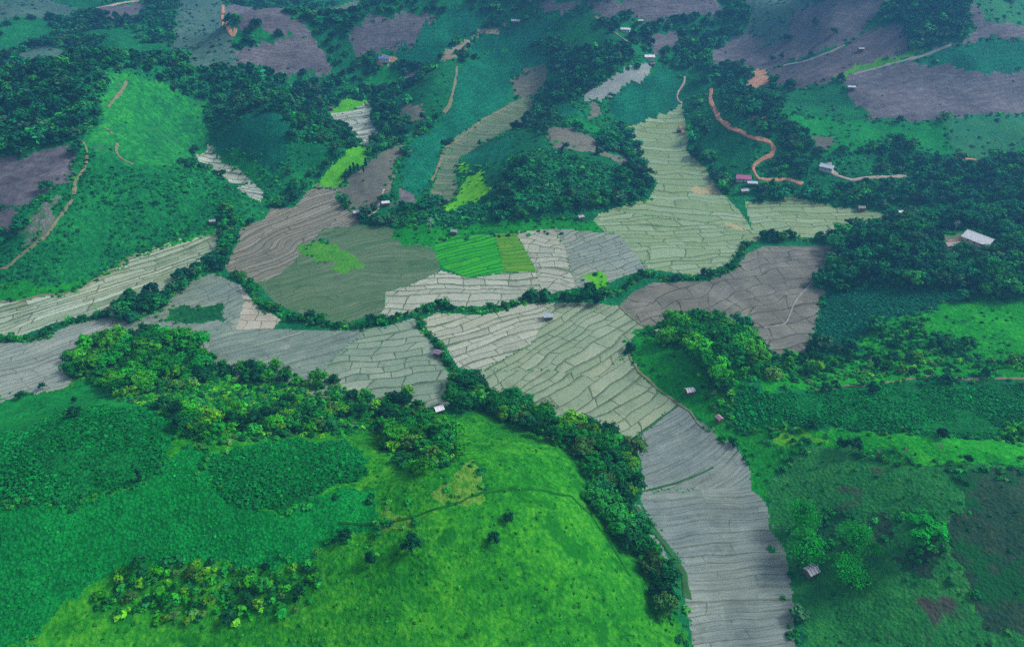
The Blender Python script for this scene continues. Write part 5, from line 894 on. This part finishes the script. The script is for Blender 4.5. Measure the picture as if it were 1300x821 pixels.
# --- the trees that show largest: a thing each (trunk, crown)
def trunk_mesh(seed):
    r = random.Random(seed); p = Parts()
    p.tube((0, 0, -.12), (0, 0, .30), .030, .021); p.tube((0, 0, .30), (.03, .01, .62), .021, .010)
    for k in range(4):
        a = k*1.6+r.uniform(-.3, .3); z = .24+.06*k; p.tube((0, 0, z), (.24*math.cos(a), .24*math.sin(a), z+.24), .012, .005, 5)
    return p.mesh('trunk')
def bare_mesh(seed):
    r = random.Random(seed); p = Parts()
    def br(q, d, L, rad, lv):
        e = (q[0]+d[0]*L, q[1]+d[1]*L, q[2]+d[2]*L); p.tube(q, e, rad, rad*.62, 5)
        if lv == 0: return
        for k in range(4 if lv > 1 else 5):
            a = r.uniform(0, 6.28); nd = np.array(d)+np.array([math.cos(a), math.sin(a), .15])*r.uniform(.5, .9); nd /= np.linalg.norm(nd)
            br(e, tuple(nd), L*r.uniform(.6, .8), rad*.6, lv-1)
    br((0, 0, .25), (0, 0, 1), .22, .022, 3); return p.mesh('crown')
TRUNKS = [trunk_mesh(i) for i in range(4)]
for m_ in TRUNKS: m_.materials.append(BARK)
def crown_meshes(L):
    out = []
    for V, T_ in L:
        me = mesh_from('crown', V, qfaces(V), False, T_); me.materials.append(LEAF); out.append(me)
    return out
CM = {'round': crown_meshes(TREES['near']), 'slim': crown_meshes(SLIM), 'bamboo': crown_meshes(BAMB)}
BAREM = [bare_mesh(i) for i in range(3)]
for m_ in BAREM: m_.materials.append(PALEBARK)
BRB = flat_mat('rusty_twigs', (0.19, 0.12, 0.075))
BROWNM = [bare_mesh(9)]; BROWNM[0].materials.append(BRB)
PTRUNK = trunk_mesh(8); PTRUNK.materials.append(PALEBARK)
def plant_tree(name, x, y, h, rgb, crown_me, trunk_me, label, group=None, cat='tree', wf=1.0):
    e = bpy.data.objects.new(name, None); COL.objects.link(e); e.empty_display_size = .5
    e.location = (x, y, float(H(x, y))); e.rotation_euler.z = random.uniform(0, 6.28); e.scale = (h*wf, h*wf, h)
    tag(e, label, cat, group)
    t = link('trunk', trunk_me, None, e); c = link('crown', crown_me, None, e); c.color = (*rgb, 1)
    return e
TAGS = {
 'fg_grove': ('leafy bright green tree in the grove between grey paddies and the near crop hill', 'trees of the bright grove above the near hill'),
 'fg_ridge': ('rounded green tree in the wooded ridge of the near hill, below the paddies', 'trees on the ridge of the near hill'),
 'belt': ('leafy tree in the dark belt between the lime green slope and the paddies', 'trees of the belt along the lime green slope'),
 'fg_bottom': ('bushy tree in the thicket at the bottom edge, under the near crops', 'trees of the thicket at the foot of the near hill'),
 'knoll_grove': ('big bright crowned tree of the grove on the knoll by the ploughed field', 'trees of the knoll grove'),
 'knoll_edge': ('smaller tree beside the two huts below the knoll grove', 'small trees beside the knoll huts'),
 'right_wood': ('dark rounded tree of the wood beside the big white roof', 'trees of the wood by the white roof'),
 'right_yard': ('tree in the grassy strip between the crop field and the footpath', 'trees along the grassy strip'),
 'right_bank': ('dark bushy tree on the bank between the teal crop and the bright slope', 'trees on the bank beside the teal crop'),
 'mid_hill': ('dark tree on the middle hill above the green rice terraces', 'trees of the middle hill'),
 'stream_left': ('tree in the hedge line between the two left paddies', 'trees of the left stream hedge'),
 'stream_centre': ('small tree in the winding hedge along the stream through the paddies', 'trees of the central stream hedge'),
 'ditch_centre': ('bushy small tree in the hedge along the ditch beside the purple hut', 'trees of the ditch hedge'),
 'far_wood': ('dark tree of the far woods between the fields', 'trees of the far woods'),
 'br_bush': ('bright green bush in the clump at the right end of the dark crop band', 'bushes at the end of the crop band'),
}
for n_, i in enumerate(single):
    x, y, h = T[i, :3]; lb, gr = TAGS[tags[i]]
    plant_tree('broadleaf_tree', x, y, h, T[i, 3:6], CM['round'][n_ % 8], TRUNKS[n_ % 4], lb, gr, 'tree', random.uniform(.95, 1.2))
for n_, (kind, x, y, h, lb) in enumerate(LONE):
    if kind == 'bamboo': plant_tree('bamboo_clump', x, y, h, (0.006, 0.27, 0.018), CM['bamboo'][n_ % 4], TRUNKS[0], lb, 'bright clumps at the foot of the scrub field', 'bamboo', 1.15)
    elif kind == 'tree_slim': plant_tree('slim_tree', x, y, h, (0.004, 0.075, 0.035), CM['slim'][n_ % 3], TRUNKS[n_ % 4], lb)
    elif kind == 'tree_bare': plant_tree('leafless_tree', x, y, h, (1, 1, 1), BAREM[n_ % 3], PTRUNK, lb, None, 'tree', 1.0)
    elif kind == 'tree_brown': plant_tree('leafless_tree', x, y, h, (1, 1, 1), BROWNM[0], TRUNKS[1], lb, None, 'tree', 1.2)
    elif kind == 'tree_round_bright': plant_tree('round_bush', x, y, h, (0.006, 0.27, 0.020), CM['round'][n_ % 8], TRUNKS[n_ % 4], lb, None, 'bush', 1.55)
    else: plant_tree('broadleaf_tree', x, y, h, (0.003, 0.075, 0.028), CM['round'][n_ % 8], TRUNKS[n_ % 4], lb, None, 'tree', 1.0)

# --- every other tree: one mass of forest
rest = np.nonzero(~is_single)[0]
# wild woods wherever no field is marked
y_lo, y_hi = 60.0, 1750.0
fx, fy = [], []
for (a, b, sp) in ((60, 330, 7.0), (330, 620, 8.0), (620, 1000, 9.0), (1000, 1750, 11.0)):
    hw = 1.02*(b*math.cos(PITCH)*0.80+150)
    x, y = jgrid(-hw, a, hw, b, sp, rng); ok = np.abs(x) < 0.80*(y*math.cos(PITCH)+150)+60
    fx.append(x[ok]); fy.append(y[ok])
fx = np.concatenate(fx); fy = np.concatenate(fy)
m = field_at(fx, fy) < 0; fx = fx[m]; fy = fy[m]
m = (H(fx, fy)-base_z(fy) > 0.5) & clear_of_huts(fx, fy, 3) & ~near_road(fx, fy, 8.0); fx = fx[m]; fy = fy[m]
dens = fbm(fx/70.0, fy/70.0, 77, 3); m = dens > 0.40+rng.uniform(-.05, .05, len(fx)); fx = fx[m]; fy = fy[m]; dens = dens[m]
m = np.ones(len(fx), bool)
for w_ in WOODS: m &= ~inside(w_[4], fx, fy)
fx = fx[m]; fy = fy[m]; dens = dens[m]
fh = rng.uniform(5.5, 11, len(fx))*(0.65+dens*0.8); fh = np.where(fy < 330, fh*.6, fh)
fc = pal(len(fx), 'darkteal', rng); fc *= (0.8+0.6*vnoise(fx/60.0, fy/60.0, 5))[:, None]
print('forest trees', len(fx), 'wood trees', len(rest), 'single', len(single))
X = np.concatenate([T[rest, 0], fx]); Y = np.concatenate([T[rest, 1], fy]); S = np.concatenate([T[rest, 2], fh]); C = np.concatenate([T[rest, 3:6], fc])
Z = H(X, Y)-S*0.14
near = Y < 420; mid_ = ~near & (Y < 700); far_ = Y >= 700
for nm_, msk, tp in (('forest', near | mid_, TREES['mid']), ('far_forest', far_, TREES['far'])):
    o = merge(nm_, tp, X[msk], Y[msk], Z[msk], S[msk], rng.uniform(1.0, 1.3, msk.sum()), C[msk], 3)
    tag(o, 'dark mass of forest trees covering the hills between the fields' if nm_ == 'forest' else 'blue green mass of forest on the farthest hills', 'forest', None, 'stuff')

# --- undergrowth: shrubs in the forest, along field edges, and scattered in the meadows
sx, sy, ss, sc = [], [], [], []
def sow(x, y, s_, c): 
    sx.append(x); sy.append(y); ss.append(s_); sc.append(c)
x, y = jgrid(-560, 90, 560, 760, 5.5, rng); ok = (np.abs(x) < 0.78*(y*math.cos(PITCH)+150)+20)
x = x[ok]; y = y[ok]; f = field_at(x, y); ok = (f < 0) & (H(x, y)-base_z(y) > .4); x = x[ok]; y = y[ok]
sow(x, y, rng.uniform(1.2, 3.0, len(x)), pal(len(x), 'dark', rng)*1.3)
DEN = {'grass_fg': (2.7, .5, (.25, 1.15), (0.020, 0.23, 0.012)), 'grass_lit': (6, .5, (.6, 2.0), (0.010, 0.20, 0.016)), 'grass': (4.5, .55, (.6, 2.0), (0.008, 0.18, 0.02)), 'greenfg': (3.6, .4, (.4, 1.2), (0.006, 0.19, 0.03)),
 'scrub': (4.0, .5, (.4, 1.5), (0.014, 0.14, 0.03)), 'soil_dark': (5, .35, (.4, 1.2), (0.01, 0.11, 0.03)), 'green_rough': (3.6, .85, (1.2, 2.8), (0.008, 0.175, 0.040)), 'hillgreen': (9, .35, (.8, 2.0), (0.012, 0.2, 0.05)),
 'green': (8, .4, (1.0, 3.0), (0.005, 0.10, 0.04)), 'brightgreen': (7, .5, (1, 2.5), (0.008, 0.17, 0.035)), 'brown': (15, .3, (.8, 2.2), (0.02, 0.12, 0.04)), 'mauve': (19, .25, (1, 2.5), (0.02, 0.11, 0.05)),
 'mauve2': (19, .3, (1, 2.5), (0.02, 0.11, 0.05)), 'yellowbrown': (3, .6, (.5, 1.4), (0.06, 0.24, 0.02)), 'darkgreen': (6, .5, (.6, 1.8), (0.006, 0.10, 0.025)), 'greygreen': (9, .6, (1.2, 3.5), (0.02, 0.11, 0.06)), 'hillgreen2': (8, .5, (1, 3), (0.012, 0.13, 0.045)),
 'limebright': (6, .4, (.8, 2.0), (0.03, 0.25, 0.015)), 'lime_dark': (6, .2, (.5, 1), (0.03, 0.2, 0.03))}
for i, (typ, name, e, poly) in enumerate(FIELDS):
    P = np.array(poly)
    if typ in DEN:
        sp, pr, (a, b), c = DEN[typ]; lo = P.min(0); hi = P.max(0)
        x, y = jgrid(lo[0], lo[1], hi[0], hi[1], sp, rng, .5); ok = inside(poly, x, y) & (rng.uniform(0, 1, len(x)) < pr) & (vnoise(x/17.0, y/17.0, 4) > .3)
        x = x[ok]; y = y[ok]; ok = field_at(x, y) == i; x = x[ok]; y = y[ok]
        sow(x, y, rng.uniform(a, b, len(x)), np.array(c)[None]*np.exp(rng.normal(0, .25, (len(x), 1))))
    # weedy banks along the edges of the plots
    Q = np.vstack([P, P[:1]]); L = np.concatenate([[0], np.cumsum(np.hypot(*np.diff(Q, axis=0).T))])
    flat = bool(e.get('flat')); my = P[:, 1].mean()
    if typ in ('orange', 'straw'): continue
    st = (2.2 if flat else 4.0)*(1 if my < 600 else 1.8); t = rng.uniform(0, L[-1], int(L[-1]/st)); j = .8 if flat else 1.8
    x = np.interp(t, L, Q[:, 0])+rng.normal(0, j, len(t)); y = np.interp(t, L, Q[:, 1])+rng.normal(0, j, len(t))
    ok = vnoise(x/25.0, y/25.0, 8) > (.42 if flat else .4); x = x[ok]; y = y[ok]
    sow(x, y, rng.uniform(.25, .75, len(x)) if flat else rng.uniform(1.0, 2.8, len(x)), pal(len(x), 'dark', rng)*(1.6 if flat else 1.2))
for (name, sp, hr, w, pts) in HEDGES:
    Q = spline(pts, 8); L = np.concatenate([[0], np.cumsum(np.hypot(*np.diff(Q, axis=0).T))]); k = int(L[-1]*2.2*w/9)
    t = rng.uniform(0, L[-1], k); x = np.interp(t, L, Q[:, 0])+rng.normal(0, w*.22, k); y = np.interp(t, L, Q[:, 1])+rng.normal(0, w*.22, k)
    sow(x, y, rng.uniform(.7, 2.2, k), pal(k, 'mixed', rng)*1.2)
for (name, sp, hr, p, poly) in WOODS:
    P = np.array(poly); x, y = jgrid(*P.min(0), *P.max(0), 3.2, rng); ok = inside(poly, x, y) & ~inside(CLEARING, x, y); x = x[ok]; y = y[ok]
    sow(x, y, rng.uniform(1.2, 3.2, len(x)), pal(len(x), p, rng)*1.15)
X = np.concatenate(sx); Y = np.concatenate(sy); S = np.concatenate(ss); C = np.concatenate(sc)
m = clear_of_huts(X, Y, .2) & ~near_road(X, Y, 2.4); X, Y, S, C = X[m], Y[m], S[m], C[m]
ok, dep = in_frame(X, Y, H(X, Y), 160); X, Y, S, C = X[ok], Y[ok], S[ok], C[ok]
print('shrubs', len(X))
big = (Y < 480) & (S > 1.3)
o = merge('undergrowth', SHRUBS, X[big], Y[big], H(X[big], Y[big])-.1, S[big], rng.uniform(1.0, 1.7, big.sum()), C[big], 5); tag(o, 'low shrubs and weeds spread along banks, hedges and slopes', 'undergrowth', None, 'stuff')
o = merge('weeds', TINY, X[~big], Y[~big], H(X[~big], Y[~big])-.1, S[~big], rng.uniform(1.1, 2.0, (~big).sum()), C[~big], 6); tag(o, 'small weeds and tufts dotted over meadows and field edges', 'weeds', None, 'stuff')

# --- rows of crop plants where the photograph shows single plants
cxs, cys, css, ccs = [], [], [], []
CROP = {'cassava': (1.75, (0.9, 1.7), (0.004, 0.20, 0.034)), 'cassava_light': (2.0, (0.35, 0.8), (0.006, 0.26, 0.036)), 'teal2': (2.3, (0.8, 1.5), (0.005, 0.16, 0.068))}
for i, (typ, name, e, poly) in enumerate(FIELDS):
    if typ not in CROP: continue
    sp, (a, b), c = CROP[typ]; P = np.array(poly); lo = P.min(0); hi = P.max(0); x, y = jgrid(*lo, *hi, sp, rng, .22)
    ca, sa = math.cos(.5), math.sin(.5); mx, my = (lo+hi)/2; R_ = 0.75*max(hi-lo)
    x, y = jgrid(-R_, -R_, R_, R_, sp, rng, .22); x, y = x*ca-y*sa+mx, x*sa+y*ca+my
    ok, _ = in_frame(x, y, H(x, y), 40); x = x[ok]; y = y[ok]
    ok = (field_at(x, y) == i) & ~near_road(x, y, 1.5); x = x[ok]; y = y[ok]
    nz = vnoise(x/14.0, y/14.0, 91); ok = nz > .24; x = x[ok]; y = y[ok]; nz = nz[ok]
    cxs.append(x); cys.append(y); css.append(rng.uniform(a, b, len(x))*(0.7+.6*nz)); ccs.append(np.array(c)[None]*np.exp(rng.normal(0, .2, (len(x), 1)))*(0.75+.5*vnoise(x/22.0, y/22.0, 92))[:, None])
X, Y, S, C = map(np.concatenate, (cxs, cys, css, ccs)); print('crop plants', len(X))
o = merge('crop_plants', TINY, X, Y, H(X, Y)-.05, S, rng.uniform(1.1, 1.6, len(X)), C, 7); tag(o, 'close rows of dark leafy crop plants on the near slopes', 'crops', None, 'stuff')

# ------------------------------------------------------------------ huts and houses
def roof_mat(name, c, ang, stripes=False, rough=.45):
    n = NT(name); tc = n.t.nodes.new('ShaderNodeTexCoord'); x = n.sep(tc.outputs['Object'])
    w = n.math('SINE', n.math('MULTIPLY', x[0], 2*math.pi/(1.6 if stripes else .5)))
    f = n.noise(n.pos, .8, 3, .7)
    col = n.ramp(n.range(f, .3, .7), [(0, tuple(v*.78 for v in c)), (1, tuple(min(1, v*1.08) for v in c))])
    col = n.mix(n.range(w, -.2 if stripes else .4, .3 if stripes else 1.0, 0, .7 if stripes else .25), col, n.mix(1.0, col, (.35, .35, .4), 'MULTIPLY'))
    n.bump(w, .4, .05); return n.finish(col, rough, .4)
RC = {'white': (.90, .91, .92), 'bluewhite': (.62, .70, .80), 'grey': (.42, .44, .48), 'bluegrey': (.48, .58, .66), 'purple': (.36, .24, .34), 'striped': (.62, .62, .68), 'pink': (.46, .30, .32), 'magenta': (.50, .12, .28), 'brown': (.20, .15, .14), 'blue': (.16, .24, .50), 'redbrown': (.26, .14, .12)}
RM = {k: roof_mat('roof_'+k, v, 0, k == 'striped') for k, v in RC.items()}
WOOD = flat_mat('weathered_wood', (.20, .15, .11)); PLASTER = flat_mat('plaster', (.60, .58, .54)); DOORM = flat_mat('door_wood', (.14, .09, .06)); GLASS = flat_mat('window_glass', (.05, .06, .07), .15, .6)
for (kind, x, y, L, W, wh, rc, hd, lb) in HUTS:
    if y > 620: L *= .78; W *= .78
    e = bpy.data.objects.new('field_hut' if kind == 'hut' else 'farmhouse', None); COL.objects.link(e)
    e.location = (x, y, float(H(x, y))); e.rotation_euler.z = math.radians(hd); tag(e, lb, 'hut' if kind == 'hut' else 'house', 'huts and houses of the valley')
    fl = .7 if kind == 'hut' else .25; a, b = L*.5*.86, W*.5*.82; wm = WOOD if kind == 'hut' else PLASTER
    p = Parts()
    t = .12; gap = b*.0
    for (x0, y0, x1, y1) in ((-a, -b, a, -b+t), (-a, b-t, a, b), (-a, -b+t, -a+t, b-t), (a-t, -b+t, a, b-t)): p.box(x0, y0, fl, x1, y1, fl+wh)
    for sx_ in (-1, 1): # gable ends
        xx = sx_*a; xi = sx_*(a-t); zt = fl+wh+b*.45
        p.add([(xx, -b, fl+wh), (xx, b, fl+wh), (xx, 0, zt), (xi, -b, fl+wh), (xi, b, fl+wh), (xi, 0, zt)], [(0, 1, 2), (5, 4, 3), (0, 3, 4, 1), (1, 4, 5, 2), (2, 5, 3, 0)])
    p.box(-a, -b, fl-.12, a, b, fl-.002)
    link('wall', p.mesh('wall'), wm, e)
    if kind == 'hut':
        for sx_ in (-1, 1):
            for sy_ in (-1, 1):
                q = Parts(); q.box(sx_*a-.1, sy_*b-.1, -1.2, sx_*a+.1, sy_*b+.1, fl-.121); link('post', q.mesh('post'), WOOD, e)
    else:
        q = Parts(); q.box(-a-.1, -b-.1, -1.5, a+.1, b+.1, fl-.121); link('foundation', q.mesh('foundation'), PLASTER, e)
        for k in (-.55, .55):
            q = Parts(); w_ = q; q.box(k*a-.5, -b-.04, fl+.9, k*a+.5, -b-.003, fl+1.9); link('window', q.mesh('window'), GLASS, e)
    q = Parts(); q.box(-.42, -b-.05, fl, .42, -b-.003, fl+1.85); link('door', q.mesh('door'), DOORM, e)
    r = Parts(); hx = L*.5; hy = W*.5; rz = fl+wh+b*.45+.06; ez = rz-hy*.45-.02
    for sy_ in (-1, 1):
        nseg = max(6, int(L/.6))
        for k in range(nseg): # corrugated sheets side by side
            x0 = -hx+L*k/nseg; x1 = -hx+L*(k+1)/nseg-.03
            r.add([(x0, 0, rz), (x1, 0, rz), (x1, sy_*hy, ez), (x0, sy_*hy, ez), (x0, 0, rz+.06), (x1, 0, rz+.06), (x1, sy_*hy, ez+.06), (x0, sy_*hy, ez+.06)],
                  [(0, 1, 2, 3), (7, 6, 5, 4), (0, 4, 5, 1), (1, 5, 6, 2), (2, 6, 7, 3), (3, 7, 4, 0)])
    ro = link('roof', r.mesh('roof'), RM[rc], e)
    rd = Parts(); rd.box(-hx-.05, -.18, rz+.05, hx+.05, .18, rz+.12); link('ridge_cap', rd.mesh('ridge_cap'), RM[rc], ro)

# ------------------------------------------------------------------ air, light, camera
hz = Parts(); hz.box(-4600, -400, -12, 4600, 5200, 640); ho = link('haze', hz.mesh('haze'), None); tag(ho, 'pale blue haze filling the air of the valley', 'haze', None, 'stuff')
hm = bpy.data.materials.new('haze'); hm.use_nodes = True; hm.node_tree.nodes.clear()
ou = hm.node_tree.nodes.new('ShaderNodeOutputMaterial'); pv = hm.node_tree.nodes.new('ShaderNodeVolumePrincipled')
pv.inputs['Color'].default_value = (.14, .50, 1.0, 1); pv.inputs['Density'].default_value = 0.00030; pv.inputs['Anisotropy'].default_value = 0.2
hm.node_tree.links.new(pv.outputs[0], ou.inputs['Volume']); ho.data.materials.append(hm)

SUN_EL, SUN_AZ = math.radians(41), math.radians(74)
W = bpy.data.worlds.new('World'); SC.world = W; W.use_nodes = True
nt = W.node_tree; nt.nodes.clear(); o = nt.nodes.new('ShaderNodeOutputWorld'); bg = nt.nodes.new('ShaderNodeBackground'); sk = nt.nodes.new('ShaderNodeTexSky')
sk.sky_type = 'NISHITA'; sk.sun_disc = False; sk.sun_elevation = SUN_EL; sk.sun_rotation = SUN_AZ; sk.air_density = 1.0; sk.dust_density = 4.0; sk.ozone_density = 1.5
bg.inputs['Strength'].default_value = 0.085
hs = nt.nodes.new('ShaderNodeHueSaturation'); hs.inputs['Saturation'].default_value = 0.3   # thin even cloud: a paler sky
nt.links.new(sk.outputs[0], hs.inputs['Color']); nt.links.new(hs.outputs[0], bg.inputs[0]); nt.links.new(bg.outputs[0], o.inputs[0])
sl = bpy.data.lights.new('sun', 'SUN'); sl.energy = 1.5; sl.angle = math.radians(10); sl.color = (1.0, .97, .92)
so = bpy.data.objects.new('sun', sl); COL.objects.link(so); so.location = (0, 0, 500)
# azimuth measured from north (+y) towards east, as the sky's rotation
from mathutils import Vector
dv = Vector((math.sin(SUN_AZ)*math.cos(SUN_EL), math.cos(SUN_AZ)*math.cos(SUN_EL), math.sin(SUN_EL)))
so.rotation_euler = dv.to_track_quat('Z', 'Y').to_euler()

cd = bpy.data.cameras.new('camera'); co = bpy.data.objects.new('camera', cd); COL.objects.link(co); SC.camera = co
co.location = (0, 0, 260); co.rotation_euler = (math.radians(90)-PITCH, 0, 0)
cd.sensor_width = 36; cd.lens = 880/1300*36; cd.shift_y = -45.5/1300; cd.clip_start = 1; cd.clip_end = 9000
SC.view_settings.view_transform = 'Standard'; SC.view_settings.look = 'None'; SC.view_settings.gamma = 1; SC.view_settings.exposure = EXPOSURE
SC.cycles.use_denoising = False; SC.cycles.volume_bounces = 0; SC.cycles.max_bounces = 5; SC.cycles.diffuse_bounces = 2; SC.cycles.volume_step_rate = 8
